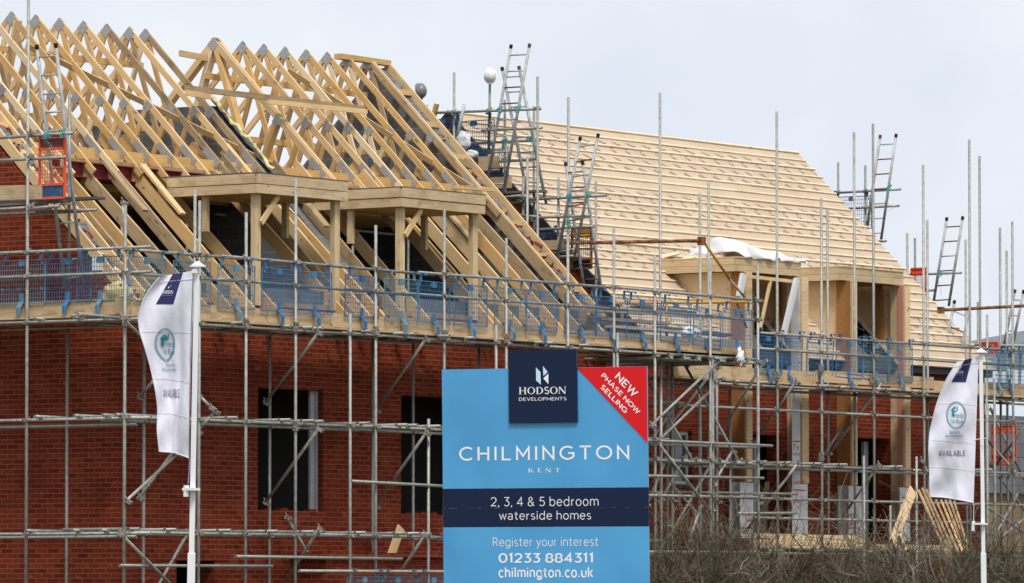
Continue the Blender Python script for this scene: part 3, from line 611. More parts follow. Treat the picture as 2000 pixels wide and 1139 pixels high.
# decks and toe boards
cuts = [-1.42, 1.92, 5.32, 8.72, 12.1, 15.2]
for i, (a, c) in enumerate(zip(cuts, cuts[1:])):
    for k in range(5):
        y = YO+.13+k*.232; plank('deck_board', (a+.01, y, 5.776), (c-.01, y, 5.776), .222, .038, W_BOARD if k < 1 else W_DARK, SA.t)
    dz = random.uniform(-.012, .012); plank('toe_board', (a+.006, YO+.085, 5.9+dz), (c-.006, YO+.085, 5.9-dz), .036, .215, W_BOARD, SA.t)
for k in range(5): plank('deck_board', (XO+.13+k*.232, -1.2, 5.79), (XO+.13+k*.232, 3.5, 5.79), .222, .038, W_BOARD if k < 1 else W_DARK, SA.t)
plank('toe_board', (XO+.085, -1.1, 5.92), (XO+.085, 3.5, 5.93), .036, .22, W_BOARD, SA.t); plank('toe_board', (XO+.03, -1.36, 5.93), (XO+.03, -1.06, 5.93), .036, .25, W_BOARD, SA.t)
# raised gable lift at the upper left
SA.px('guard_rail', (-30, 271), (144, 260), XO+.05); SA.px('guard_rail', (-30, 315), (130, 307), XO+.05); SA.px('ledger', (-30, 411), (52, 406), XO+.05); SA.px('ledger', (58, 408), (117, 402), XO-.05); SA.px('ledger', (70, 414), (190, 410), XI-.1); SA.px('ledger', (-30, 420), (160, 413), XI)
a, c = X(-60, 378, XO+.085), X(82, 375, XO+.085); plank('toe_board', a, c, .036, .215, W_BOARD, SA.t)
for k in range(4):
    y1 = (82, 130, 197, 150)[k]; a, c = X(-60, 404-k*2, XO+.2+k*.23), X(y1, 398+k*2, XO+.2+k*.23); plank('deck_board', a, (a.x, c.y, a.z), .222, .038, W_DARK, SA.t)
for zz in (260.5, 307.5, 403): coupler(X(62, zz, XO), SA.t, R(-90))
# tubes inside the attic
for a, c, y in (((420, 418), (620, 444), 3.0), ((600, 440), (900, 472), 3.0), ((430, 362), (500, 368), 3.2), ((615, 405), (800, 425), 3.4)): SA.py('attic_tube', a, c, y)
for px, yt in ((689, 480), (797, 462), (916, 470), (238, 402), (365, 425)): SA.std(px, yt, 2.2, 5.75, 'attic_tube')

# ---- loading tower between the two houses
ST = Scaf('loading_tower', 'dense cross braced tube tower beside the sale board, where the two houses meet', (15, -1, 0))
for px, yt, y in ((1279, 498, YO), (1387, 507, YO-.05), (1392, 700, YO), (1480, 514, YO), (1291, 690, YO+.3), (1313, 700, YI), (1366, 770, YI+.2), (1400, 715, YI), (1303, 700, YI+.4), (1480, 700, YI)): ST.std(px, yt, y)
for a, c, y in (((1240, 859), (1508, 871), YO-.05), ((1240, 867), (1483, 874), YI), ((1240, 929), (1491, 934), YO-.05), ((1240, 967), (1480, 972), YO-.05), ((1262, 1078), (1482, 1079), YO-.05), ((1240, 896), (1380, 900), YI), ((1240, 960), (1556, 965), YI+.3), ((1440, 1003), (1556, 1002), YI), ((1276, 784), (1335, 788), YI)):
    ST.py('ledger', a, c, y)
for a, c, ya, yb in (((1272, 831), (1402, 707), YO-.12, YO-.12), ((1290, 858), (1408, 743), YO+.2, YO+.2), ((1290, 855), (1388, 730), YI, YI), ((1268, 748), (1353, 900), YI, YO+.2), ((1337, 712), (1442, 900), YI, YO+.1), ((1408, 846), (1491, 708), YI, YO-.1), ((1280, 858), (1388, 1000), YO-.1, YO-.1), ((1342, 884), (1290, 980), YI, YI), ((1430, 880), (1392, 950), YO, YO), ((1395, 895), (1300, 1060), YI, YI), ((1310, 945), (1385, 1030), YI, YI), ((1370, 985), (1345, 1060), YO, YO), ((1320, 790), (1265, 870), YI, YI), ((1300, 900), (1262, 990), YI, YI)):
    o = ST.py('brace', a, c, ya, yb); coupler(Y(*a, ya), o, .3, .5); coupler(Y(*c, yb), o, .3, -.5)
ST.couple(YO, (6.7, 6.37, 5.66, 3.96, 3.38), tol=.12); ST.couple(YI, (5.6, 3.9, 3.3), tol=.2)
for px in (1290, 1318, 1345, 1372, 1418, 1448, 1470):
    x = Y(px, 700, YO-.1).x; o = ST.line('transom', (x, YO-.3*random.random(), 5.63), (x, YI+1.0, 5.63)); coupler((x, YO, 5.66), o, R(90)); o = ST.line('transom', (x, YO-.1, 3.93), (x, YI+.6, 3.93)); coupler((x, YO, 3.95), o, R(90)); coupler((x, YI, 3.9), o, R(90))
for k in range(7): plank('deck_board', (13.2, YO+.2+k*.235, 5.70), (15.45, YO+.2+k*.235, 5.70), .222, .038, W_DARK, ST.t)
ST.py('ledger', (1395, 700), (1418, 700), YO-.15)

# ---- scaffold along house B
YB, YC = .15, 1.0
SB = Scaf('rear_scaffold', 'galvanised tube scaffold standing along the battened brick house', (22, .15, 0))
for px, yt in ((1517, 218), (1604, 388), (1705, 242), (1803, 322), (1893, 273), (1977, 433)): SB.std(px, yt, YB)
for px, yt in ((1289, 181), (1367, 378), (1384, 357), (1616, 408), (1668, 258), (1811, 430), (1886, 468), (1953, 445), (1966, 490), (1913, 305), (1426, 760)): SB.std(px, yt, YC)
for px, yt in ((1687, 890), (1790, 892), (1739, 987), (1927, 740), (1942, 740)): SB.std(px, yt, YB-.15)
BZS = (6.29, 6.015, 5.365, 4.955, 3.985, 3.395, 3.06, 2.44)
def brail(name, z, pxs, y=YB+.05):
    xs = [Y(p, 800, y).x for p in pxs]
    for i, (a, c) in enumerate(zip(xs, xs[1:])): SB.line(name, (a-.15, y+.05*(i % 2), z), (c+.2, y+.05*(i % 2), z+random.uniform(-.01, .01)))
brail('guard_rail', BZS[0], (1490, 1760, 2030)); brail('guard_rail', BZS[1], (1490, 1700, 2030)); brail('ledger', BZS[2], (1406, 1690, 2030)); brail('ledger', BZS[2]-.02, (1300, 1640, 2030), YC)
brail('guard_rail', BZS[3], (1265, 1640, 2030)); brail('ledger', BZS[4], (1268, 1500, 1790, 2030)); brail('ledger', BZS[4]-.02, (1268, 1560, 1800, 2030), YC); brail('guard_rail', BZS[5], (1277, 1650, 2030)); brail('guard_rail', BZS[6], (1480, 1900)); brail('ledger', BZS[7], (1300, 1700, 2030)); brail('ledger', BZS[7], (1300, 1700, 2030), YC)
SB.couple(YB, BZS, tol=.1); SB.couple(YC, (5.35, 3.965, 2.44), tol=.1)
for zi, pxs in ((2, (1446, 1492, 1610, 1652, 1721, 1742, 1794, 1925, 1943)), (4, (1497, 1545, 1600, 1650, 1760, 1930)), (7, (1520, 1600, 1700, 1800))):
    for px in pxs:
        x = Y(px, 750, YB-.1).x; z = BZS[zi]+.05; o = SB.line('transom', (x, YB-.1-random.uniform(0, .15), z), (x, YC+.3, z)); coupler((x, YB, z-.03), o, R(90))
for a, c, ya, yb in (((1555, 745), (1472, 862), YB-.15, YC), ((1560, 903), (1455, 1040), YB-.15, YC), ((1640, 840), (1612, 885), YC, YC), ((1725, 745), (1618, 890), YB-.1, YC), ((1716, 908), (1645, 1010), YB-.1, YC), ((1800, 900), (1820, 935), YB, YB), ((1935, 800), (2005, 945), YC+.5, YC), ((1920, 850), (1990, 930), YC, YB), ((2005, 830), (1945, 908), YB, YC), ((2010, 1005), (1955, 1050), YC, YC), ((1920, 985), (2000, 1040), YC, YC), ((1935, 910), (2010, 1010), YC+.4, YC+.4), ((1990, 960), (1925, 1080), YC, YC)):
    o = SB.py('brace', a, c, ya, yb); coupler(Y(*a, ya), o, .3, .6); coupler(Y(*c, yb), o, .3, -.6)
bc = [Y(p, 740, YB).x for p in (1318, 1480, 1600, 1716, 1830, 1930, 2040)]
for i, (a, c) in enumerate(zip(bc, bc[1:])):
    for k in range(4): plank('deck_board', (a+.01, YB+.13+k*.232, 5.435), (c-.01, YB+.13+k*.232, 5.435), .222, .038, W_BOARD if k < 1 else W_DARK, SB.t)
    dz = (0, .0, .03, .03, -.03, 0)[i]; plank('toe_board', (a+.006, YB+.085, 5.565+dz), (c-.006, YB+.085, 5.565+dz), .036, .21, W_BOARD, SB.t)
for a, c in ((19.3, 22.9), (22.92, 28.6)):
    for k in range(4): plank('deck_board', (a, YB+.13+k*.232, 2.52), (c, YB+.13+k*.232, 2.52), .222, .038, W_DARK, SB.t)
for px, py in ((1517, 735), (1604, 720), (1705, 740), (1604, 892), (1977, 905)): link('sleeve', JOINT_ME, SB.t, Matrix.Translation(Y(px, py, YB-.012)))

a, c, e = Y(1480, 1060, YB).x, Y(1692, 1060, YB).x, Y(1862, 1060, YB).x
plank('toe_board', (a, YB+.085, 2.665), (c, YB+.085, 2.655), .036, .25, W_PLY, SB.t); plank('toe_board', (c+.3, YB+.085, 2.585), (e, YB+.085, 2.58), .036, .10, W_PLY, SB.t)

# ---- scaffold in the gap between the gables
SG = Scaf('gap_scaffold', 'narrow tube scaffold with ladders rising in the gap between the two roofs', (15, 2, 0)); GX = 15.0
for px, yt, x in ((887, 142, GX), (1050, 150, GX-.2), (986, 195, GX+.3), (1043, 208, GX+.4), (1030, 306, GX-.3), (1022, 345, GX), (1091, 348, GX), (1110, 190, GX+.3), (1164, 355, GX+.2), (834, 205, GX+.3)): SG.stdx(px, yt, x)
SG.px('standard', (955, 300), (957, 150), GX+.06)
for a, c, x in (((836, 221), (1056, 213), GX-.06), ((940, 255), (1059, 250), GX-.06), ((920, 280), (1055, 274), GX+.2), ((975, 316), (1047, 311), GX+.2), ((1010, 391), (1184, 382), GX-.06), ((1012, 427), (1154, 421), GX-.06), ((1030, 450), (1162, 442), GX-.06), ((985, 396), (1050, 394), GX+.3), ((1015, 384), (1042, 388), GX-.2), ((1016, 420), (1050, 424), GX-.2), ((980, 386), (1020, 382), GX-.1), ((1070, 503), (1125, 500), GX), ((930, 335), (975, 331), GX)):
    SG.px('ledger', a, c, x)
for a, c, x, h, m_ in (((935, 320), (974, 318), GX, .24, W_BOARD), ((958, 358), (999, 357), GX, .2, W_BOARD), ((1048, 480), (1110, 478), GX, .17, W_BOARD)):
    p, q = X(*a, x), X(*c, x); plank('toe_board', p, (q.x, q.y, p.z), .036, h, m_, SG.t)
for a, c in (((925, 324), (968, 326)), ((968, 378), (1062, 384)), ((1060, 495), (1110, 496)), ((860, 256), (885, 259))):
    for k in range(3):
        p, q = X(*a, GX+.1+k*.23), X(*c, GX+.1+k*.23); plank('deck_board', p, (q.x, q.y, p.z), .222, .038, W_DARK, SG.t)
for px, py in ((887, 219), (957, 216), (957, 253), (986, 277), (986, 314), (1050, 213), (1091, 387), (1091, 424), (1022, 392), (1043, 394), (1022, 425), (1043, 430)): coupler(X(px, py, GX), SG.t, R(-90))
o = SG.t
# ---- scaffold behind the far gable
SD = Scaf('end_scaffold', 'tube scaffold with ladders rising past the far gable of the battened house', (29, 5, 0)); DX = 29.0
for px, yt, x in ((1637, 317, DX+.4), (1690, 323, DX), (1772, 455, DX+.8), (1787, 465, DX+.8), (1910, 590, DX+.8), (1928, 615, DX+.3)): SD.stdx(px, yt, x)
for a, c, x in (((1628, 377), (1759, 370), DX-.05), ((1650, 408), (1756, 402), DX-.05), ((1700, 473), (1731, 471), DX), ((1770, 537), (1878, 533), DX-.1), ((1780, 570), (1824, 567), DX), ((1860, 672), (2010, 676), DX+.6)): SD.px('ledger', a, c, x)
for px, py in ((1690, 375), (1690, 406), (1637, 377)): coupler(X(px, py, DX), SD.t, R(-90))

# rusty hoist arms
t = thing('hoist_arm', 'rusty brown gin hoist arm with yellow stay reaching over the pale roof', 'hoist', Y(1373, 470, .4)); tube('jib_tube', Y(1105, 475, .4), Y(1373, 470, .4), t, RUSTY, .032); tube('stay_tube', Y(1373, 470, .4), Y(1425, 545, .2), t, mat('ochre_tube', (.42, .22, .02), .6), .025); tube('stay_tube', Y(1425, 545, .2), Y(1462, 590, .1), t, COUP, .022); tube('stay_tube', Y(1435, 580, .0), Y(1458, 640, 0), t, RUSTY, .02)
b = MB(); p = Y(1371, 470, .38); b.box((-.07, -.05, -.08), (.05, .05, .06), Matrix.Translation(p)); b.build('pivot_bracket', RUSTY, t)
t = thing('hoist_arm', 'rusty brown tube arm sticking out past the far roof edge', 'hoist', Y(1840, 606, .6)); tube('jib_tube', Y(1836, 606, .6), Y(2030, 596, .6), t, RUSTY, .032); b = MB(); b.box((-.06, -.05, -.06), (.05, .05, .06), Matrix.Translation(Y(1838, 606, .6))); b.build('pivot_bracket', RUSTY, t)

t = thing('tube_barrier', 'yellow tube barrier standing on the deck behind the guards beside the left boxed dormer', 'barrier', Y(1320, 660, .0))
tube('rail_tube', Y(1200, 592, .0), Y(1462, 590, .0), t, mat('yellow_tube', (.62, .33, .03), .6), .028); tube('post_tube', Y(1302, 592, .0), Y(1302, 662, .0), t, mat('yellow_tube', (.62, .33, .03), .6), .024); tube('post_tube', Y(1215, 592, .0), Y(1215, 640, .0), t, mat('yellow_tube', (.62, .33, .03), .6), .024)
for i, (a, c, y, m_) in enumerate((((1150, 606), (1262, 612), -.2, W_BOARD), ((1165, 622), (1300, 632), -.15, W_OLD), ((1190, 638), (1330, 648), -.3, W_BOARD), ((1240, 600), (1350, 612), .1, W_DARK), ((1285, 640), (1420, 655), -.3, W_DARK))):
    tag(timber('stacked_board', Y(*a, y), Y(*c, y), .22, .05, m_, None), f'{["upper", "second", "lowest tan", "dark tilted", "long dark"][i]} spare board on the deck behind the guards near the yellow barrier', 'board', 'spare boards on the deck between the houses')

# ================================================================== mesh brick guards
GW, GH = .88, .64
def guard_meshes():
    f = MB(); hw = GW/2
    def wire(a, c, r): f.bar(a, c, r, r, (0, 1, 0))
    for x in (-hw, hw): wire((x, 0, -GH), (x, 0, 0), .014)
    for z in (0, -GH): wire((-hw, 0, z), (hw, 0, z), .014)
    for k in range(1, 19): x = -hw+GW*k/19; wire((x, .003, -GH), (x, .003, 0), .0054)
    for k in range(1, 9): z = -GH*k/9; wire((-hw, 0, z), (hw, 0, z), .0065)
    for x in (-hw+.06, hw-.06, -.07, .07):
        for z in (-.05, -.43): f.box((x-.011, -.007, z-.02), (x+.011, .007, z+.02))
    tb = MB(); tb.box((-.055, -.012, -.09), (.055, .012, -.005))
    hk = MB()
    x = 0; hk.box((x-.022, -.008, -.02), (x+.022, .008, .03)); hk.prism([(x-.03, .002, .02), (x+.03, .002, .02), (x+.04, -.004, .115), (x-.02, -.004, .115)], (0, .006, .004)); hk.box((x-.024, -.085, .112), (x+.038, .0, .122)); hk.box((x-.024, -.088, .085), (x+.038, -.082, .121))
    fs = MB(); w2 = .04
    for pts in ([(0, -.5), (0, -.62)], [(0, -.62), (-.075, -.71)], [(-.075, -.71), (-.075, -.83)]):
        (y0, z0), (y1, z1) = pts
        for xx in (-w2, -w2*.15, w2*.4): fs.prism([(xx, y0-.008, z0), (xx+.022, y0-.008, z0), (xx+.022, y1-.008, z1), (xx, y1-.008, z1)], (0, .008, 0))
        fs.prism([(-w2, y0, z0), (w2, y0, z0), (w2, y1, z1), (-w2, y1, z1)], (0, .005, 0))
    return f, tb, hk, fs
GM = {}
def guard(p, rz, ci, label, group, tilt=0.0, parts=True):
    if ci not in GM:
        m_ = (BLUES+[NAVYG])[ci]; GM[ci] = [q.mesh(n_, m_) for q, n_ in zip(guard_meshes(), ('mesh_panel', 'tab', 'hook', 'foot_strap'))]
    o = bpy.data.objects.new('brick_guard', None); col.objects.link(o); M = Matrix.Translation(Vector(p)) @ Matrix.Rotation(rz, 4, 'Z') @ Matrix.Rotation(tilt, 4, 'Y') @ Matrix.Rotation(random.uniform(-.03, .05), 4, 'X')
    place(o, None, M); tag(o, label, 'brick guard', group)
    for n_, me in zip(('mesh_panel', 'tab', 'hook', 'foot_strap'), GM[ci]):
        for dx in ((-1, 1) if n_ == 'hook' else (0,)): link(n_, me, o, M @ Matrix.Translation((dx*(GW/2-.1), 0, 0)))
    return o
GA = 'mesh brick guards on the front scaffold'
for i, (px, ci) in enumerate(((-30, 1), (44, 1), (133, 0), (196, 1))):
    if px < 0: continue
    guard((XO+.06, X(px, 560, XO+.06).y, 6.65), R(-90), ci, f'{("paler", "bluer", "last")[i-1]} mesh brick guard left of the corner tube, {ORD[i-1]} from the photo edge', 'mesh brick guards on the gable side')
cs = [1, 1, 1, 0, 0, 2, 1, 0, 0, 1, 0, 0, 0, 0, 0]
cn = {0: 'blue', 1: 'pale blue', 2: 'deep blue'}
for i, px in enumerate((289, 376, 463, 547, 614, 709, 785, 848, 920, 996, 1060, 1135, 1197, 1256, 1322)):
    guard((Y(px, 560, YO+.02).x, YO+.03, 6.63-.005*i), random.uniform(-.02, .02), cs[i], f'{cn[cs[i]]} mesh brick guard on the long front scaffold, {ORD[i]} right of the corner', GA, random.uniform(-.02, .02))
guard((Y(1385, 600, YO+.02).x, YO+.05, 6.5), .03, 0, 'blue mesh brick guard sagging behind the tall tube at the tower corner', GA, .06)
guard((Y(1441, 600, YO-.07).x, YO-.06, 6.52), 0, 0, 'low hung blue mesh brick guard on the outside of the scaffold end', GA)
GB = 'mesh brick guards on the scaffold of the battened house'
for i, (px, ci, lab) in enumerate(((1496, 0, 'just right of the front scaffold end'), (1537, 0, 'below the left dormer opening'), (1598, 0, 'between the two dormer openings'), (1655, 0, 'left of the right dormer opening'), (1708, 1, 'below the right dormer opening'), (1753, 1, 'below the right pier of the right dormer'), (1945, 1, 'just right of the far flag pole'), (1968, 0, 'bluest one at the right edge beside the last tall tube'), (2010, 1, 'cut off by the right edge of the photo'))):
    guard((Y(px, 700, YB+.1).x, YB+.05, 6.24), random.uniform(-.02, .02), ci, f'mesh brick guard {lab}', GB, random.uniform(-.02, .03))
for (px, py, x, lab) in ((925, 236, GX, 'navy mesh brick guard hanging high in the gap beside the tied ladders'), (862, 233, GX+.2, 'navy mesh brick guard over the black verge point of the pale roof'), (952, 292, GX+.4, 'lower navy mesh brick guard behind the cream toe board in the gap'), (948, 342, GX+.5, 'navy mesh brick guard below the cream toe board in the gap'), (1058, 456, GX+.1, 'blue mesh brick guard low in the gap above the brick core verge')):
    q = X(px, py, x); guard(q, R(-90), 3 if px != 1058 else 2, lab, 'mesh brick guards in the gap between the roofs')
q = X(1664, 384, DX-.02); guard(q, R(-90), 1, 'grey blue mesh brick guard hanging behind the far roof verge', 'mesh brick guards beyond the far gable')
for i, px in enumerate((715, 780, 850)):
    q = Y(px, 1122, YO-.1); guard((q.x, YO-.07, 1.98), 0, 1, f'pale mesh brick guard on the low rail beside the sale board, {ORD[i]} from the left', 'mesh brick guards low beside the sale board')

# ================================================================== ladders
def ladder(label, tl, tr, bl, br, xt, xb, m_=None, rust=.4):
    br = (bl[0]+tr[0]-tl[0], bl[1]+tr[1]-tl[1]); P = [X(*tl, xt), X(*tr, xt), X(*bl, xb), X(*br, xb)]
    t = thing('ladder', label, 'ladder', (P[2]+P[3])/2, 'metal ladders on the scaffolds')
    tube('rail', P[2], P[0], t, m_ or ALU, .027); tube('rail', P[3], P[1], t, m_ or ALU, .027)
    for a in (0, 1):
        b = MB(); d = (P[a]-P[a+2]).normalized(); b.cyl(P[a]-d*.03, P[a]+d*.035, .031, 10); b.build('rail_cap', RUNG if random.random() < .2 else FELT, t)
    n = max(2, int((P[0]-P[2]).length/.26))
    for k in range(n):
        f = (k+.45)/n; tube('rung', P[2].lerp(P[0], f), P[3].lerp(P[1], f), t, RUNG if random.random() < rust else ALU, .014, 6)
ladder('tall ladder at the left leaning on the gable lift above the orange gate', (72, 92), (109, 89), (126, 560), (168, 556), XO-.12, XO+.75)
ladder('tallest ladder in the gap with its top standing high against the sky', (998, 91), (1034, 89), (948, 375), (984, 400), GX-.12, GX-.1, rust=.1)
ladder('shorter ladder in the gap leaning the other way behind the tallest ladder', (981, 135), (1014, 133), (1034, 400), (1066, 430), GX+.05, GX+.2, rust=.1)
ladder('right hand gap ladder with copper cap leaning in front of the pale roof', (1133, 271), (1168, 265), (1088, 505), (1118, 560), GX-.15, GX-.1)
ladder('gap ladder with dark caps crossing behind the copper capped ladder', (1105, 321), (1138, 319), (1140, 560), (1180, 560), GX+.05, GX+.1, rust=.9)
ladder('ladder standing beyond the far roof verge tied to a crossing tube', (1719, 267), (1750, 265), (1690, 470), (1722, 480), DX-.12, DX-.05)
ladder('brown topped ladder rising behind the low end of the pale roof', (1849, 428), (1880, 426), (1822, 600), (1856, 620), DX-.15, DX-.1, rust=.9)
ladder('low ladder leaning on the eaves right of the red gate, behind the far flag', (1864, 590), (1893, 602), (1836, 745), (1874, 735), 27.6, 27.5)
ladder('ladder partly hidden behind the last tall tube at the right edge', (1982, 569), (1999, 570), (1958, 690), (1976, 690), DX+.8, DX+.9, rust=.1)

ROPE = mat('teal_rope', (.10, .36, .36), .8)
def rope(px, py, x, long=0):
    b = MB(); c = X(px, py, x)
    for k in range(4):
        o = Vector((random.uniform(-.02, .02), 0, random.uniform(-.05, .05))); b.path([c+o+Vector((.045*math.cos(a*.7), .05*math.sin(a*.7), .03*math.sin(a*.7+k))) for a in range(10)], .008, .008, 4)
    for k in range(long): b.path([c+Vector((.0, random.gauss(0, .05), -.06*a)) +Vector((0, random.gauss(0, .03), 0)) for a in range(8)], .005, .004, 3)
    tag(b.build('rope_tie', ROPE), f'teal rope tie {["on the gable lift rail left of the orange gate", "on the gable lift rail right of the orange gate", "on the top gap rail at the left stile", "on the top gap rail at the right stile", "with long loose ends hanging in the gap", "on the third gap rail by the tall tube", "on the copper capped ladder, left stile", "on the copper capped ladder, right stile", "low on the left gap ladder foot", "on the ladder beyond the far roof verge", "on the ladder above the red gate at the right"][rope.n]}', 'rope', 'rope ties holding the ladders'); rope.n += 1
rope.n = 0
for q in ((92, 263, XO-.05, 2), (123, 261, XO-.05), (976, 214, GX-.15, 1), (1012, 213, GX-.15), (985, 278, GX-.1, 4), (1034, 273, GX, 1), (1112, 384, GX-.2, 1), (1149, 382, GX-.2), (1109, 438, GX-.2), (1737, 369, DX-.2, 1), (1834, 534, DX-.2, 1)): rope(*q)

# ================================================================== ladder gates
def gate(label, tl, tr, bl, x, m_, ax=0, kick=True):
    f = X if ax == 0 else Y
    a, b_, c = f(*tl, x), f(*tr, x), f(*bl, x); d = a+(b_-a).normalized()*0; W = b_-a; H = c-a; H = Vector((0, 0, H.z)); W.z = 0
    t = thing('ladder_gate', label, 'gate', a+H, 'safety gates on the scaffolds'); q = MB(); n = W.cross(H).normalized()
    pt = lambda u, v: a+W*u+H*v
    for (u0, v0, u1, v1) in ((0, 0, 0, 1), (1, 0, 1, 1), (0, 0, 1, 0), (0, 1, 1, 1), (0, .2, 1, .2), (0, .78, 1, .78)): q.bar(pt(u0, v0), pt(u1, v1), .032, .032, n)
    q.build('gate_frame', RUSTY if m_ is YELLOW else m_, t); q = MB()
    for k in range(1, 10): q.bar(pt(k/10, .2), pt(k/10, .78), .006, .006, n)
    for k in range(1, 10): q.bar(pt(0, .2+.058*k), pt(1, .2+.058*k), .006, .006, n)
    q.build('gate_mesh', RUSTY if m_ is YELLOW else m_, t); q = MB(); q.prism([pt(.04, .8), pt(.96, .8), pt(.96, .98), pt(.04, .98)], n*.008); q.build('kick_plate', FELT if m_ is YELLOW else NAVYG if kick else m_, t)
    q = MB(); q.prism([pt(.04, .03), pt(.96, .03), pt(.96, .18), pt(.04, .18)], n*.008); q.build('top_plate', m_ if not kick else mat('dull_red_plate', (.17, .045, .04), .6), t)
gate('orange red safety gate behind the tall left ladder', (78, 268), (127, 266), (78, 388), XO+.1, ORANGE)
gate('rust speckled yellow safety gate behind the ladders in the gap', (1117, 448), (1155, 446), (1117, 525), GX+.6, YELLOW, kick=False)
gate('orange red safety gate beyond the far roof edge against the sky', (1780, 525), (1809, 523), (1780, 575), DX-.3, ORANGE, kick=False)
gate('round cornered orange red gate in front of the grey slate wall at the right', (1938, 830), (1984, 828), (1938, 908), 30.5, ORANGE, kick=False)
gate('low red barrier seen over the deck near the right edge', (1916, 670), (1948, 668), (1916, 690), DX+.5, ORANGE, kick=False)

# ================================================================== hard hats on poles, bags, sheets
def hat(label, px, py, x, m_, zax):
    p = X(px, py, x); t = thing('hard_hat', label, 'hard hat', p, 'hard hats set on scaffold tubes')
    zax = Vector(zax).normalized(); xax = (Vector((0, 0, 1))-zax*zax.z).normalized(); yax = zax.cross(xax)
    M = Matrix(((xax.x, yax.x, zax.x, p.x), (xax.y, yax.y, zax.y, p.y), (xax.z, yax.z, zax.z, p.z), (0, 0, 0, 1)))
    bm = bmesh.new(); bmesh.ops.create_uvsphere(bm, u_segments=32, v_segments=20, radius=1)
    for v in bm.verts:
        c = v.co; c.z = c.z*1.1 if c.z > 0 else c.z*.3
        if abs(c.y) < .16 and c.z > 0: c *= 1.05
        c.y *= 1-.1*c.x
    bmesh.ops.scale(bm, vec=(.138, .108, .12), verts=bm.verts)
    me = bpy.data.meshes.new('shell'); bm.to_mesh(me); bm.free(); me.materials.append(m_); me.polygons.foreach_set('use_smooth', [True]*len(me.polygons)); link('shell', me, t, M)
    b = MB(); n = 24
    for k in range(n):
        a0, a1 = 2*math.pi*k/n, 2*math.pi*(k+1)/n; f = lambda a, e, z=0: Vector(((.134+e*(1+1.2*max(0, -math.cos(a))))*math.cos(a), (.104+e*.8)*math.sin(a), -.012+z))
        b.quad(f(a0, 0), f(a1, 0), f(a1, .014), f(a0, .014)); b.quad(f(a0, 0, -.008), f(a0, .014, -.008), f(a1, .014, -.008), f(a1, 0, -.008)); b.quad(f(a0, .014), f(a1, .014), f(a1, .014, -.008), f(a0, .014, -.008))
    link('brim', b.mesh('brim', m_), t, M)
hat('grey hard hat hung on a tube above the right verge', 820, 178, GX, mat('grey_hat', (.16, .17, .175), .35, 0, .5), Rt*.75-Fh*.5+Vector((0, 0, .25)))
hat('white hard hat perched on a pole beside the tall ladders', 957, 147, GX, WHITE_P, -Fh+Vector((0, 0, .35)))
SG.px('standard', (823, 240), (821, 185), GX)
tag(timber('leaning_batten', X(842, 248, GX-.1), X(853, 203, GX-.1), .05, .1, W_JOIST, None, (1, 0, 0)), 'yellow batten end standing beside the black verge point of the pale roof', 'batten')
tag(tube('loose_tube', X(890, 280, GX-.15), X(907, 204, GX-.15), None, ALU, .03), 'short pale tube leaning in the gap beside the plastic bags', 'tube')

def crumple(name, label, cat, pts, m_, seed, amp, parent=None):
    """cloth-like sheet over a grid of 3-D points, folded by noise"""
    b = MB(); nu, nv = len(pts), len(pts[0]); V = [[Vector(p)+Vector((noise.noise((i*.7+seed, j*.9, 0)), noise.noise((i*.7, j*.9+seed, 3)), noise.noise((i*.8, j*.8, seed))))*amp for j, p in enumerate(r)] for i, r in enumerate(pts)]
    for i in range(nu-1):
        for j in range(nv-1): b.quad(V[i][j], V[i+1][j], V[i+1][j+1], V[i][j+1])
    me = b.mesh(name, m_, smooth=False); bm = bmesh.new(); bm.from_mesh(me); bmesh.ops.remove_doubles(bm, verts=bm.verts, dist=1e-5); bmesh.ops.recalc_face_normals(bm, faces=bm.faces); bmesh.ops.subdivide_edges(bm, edges=bm.edges, cuts=2, use_grid_fill=True, smooth=.6); bm.to_mesh(me); bm.free(); me.polygons.foreach_set('use_smooth', [True]*len(me.polygons))
    o = link(name, me, parent); md = o.modifiers.new('thick', 'SOLIDIFY'); md.thickness = .006
    if label: tag(o, label, cat)
    return o
fx0, fx1 = Y(1432, 510, 1.5).x, Y(1560, 520, 1.5).x
pts = []
for i in range(15):
    u = i/14; r_ = []
    for j in range(8):
        v = j/7; hump = .34*math.exp(-((u-.18)/.13)**2)*math.sin(math.pi*min(1, v*1.1)*.9)**.6+.26*math.exp(-((u-.58)/.22)**2)*math.sin(math.pi*v*.85)**.7+.02-.06*max(0, 1-v*7)
        r_.append((fx0+(fx1-fx0)*u-.35*hump, 1.24+1.3*v, 7.74+hump*(1-.4*u)))
    pts.append(r_)
crumple('plastic_sheet', 'crumpled white plastic sheet lying on the left boxed dormer roof', 'sheet', pts, mat('white_sheeting', (.66, .66, .68), .5), 3, .10)
def lump(name, label, cat, p, r, m_, seed, parent=None, rough=.45):
    bm = bmesh.new(); bmesh.ops.create_icosphere(bm, subdivisions=4, radius=1)
    for v in bm.verts:
        n_ = noise.noise(v.co*1.6+Vector((seed, 0, 0)))*rough+noise.noise(v.co*4+Vector((0, seed, 0)))*rough*.5; v.co *= 1+n_
    bmesh.ops.scale(bm, vec=r, verts=bm.verts); me = bpy.data.meshes.new(name); bm.to_mesh(me); bm.free(); me.materials.append(m_); me.polygons.foreach_set('use_smooth', [True]*len(me.polygons))
    o = link(name, me, parent, Matrix.Translation(Vector(p)))
    if label: tag(o, label, cat)
    return o
lump('plastic_bag', 'white plastic bag hanging below the low hung guard', 'bag', Y(1446, 697, YO-.2), (.07, .05, .12), WHITE_P, 4, None, .7)
lump('plastic_bag', 'grey white plastic bag stuffed behind the right verge in the gap', 'bag', X(905, 276, GX-.1), (.10, .15, .17), TY, 6, None, .3)
lump('plastic_bag', 'smaller torn plastic bag below the larger one in the gap', 'bag', X(922, 302, GX-.15), (.07, .13, .08), TY, 9, None, .35)
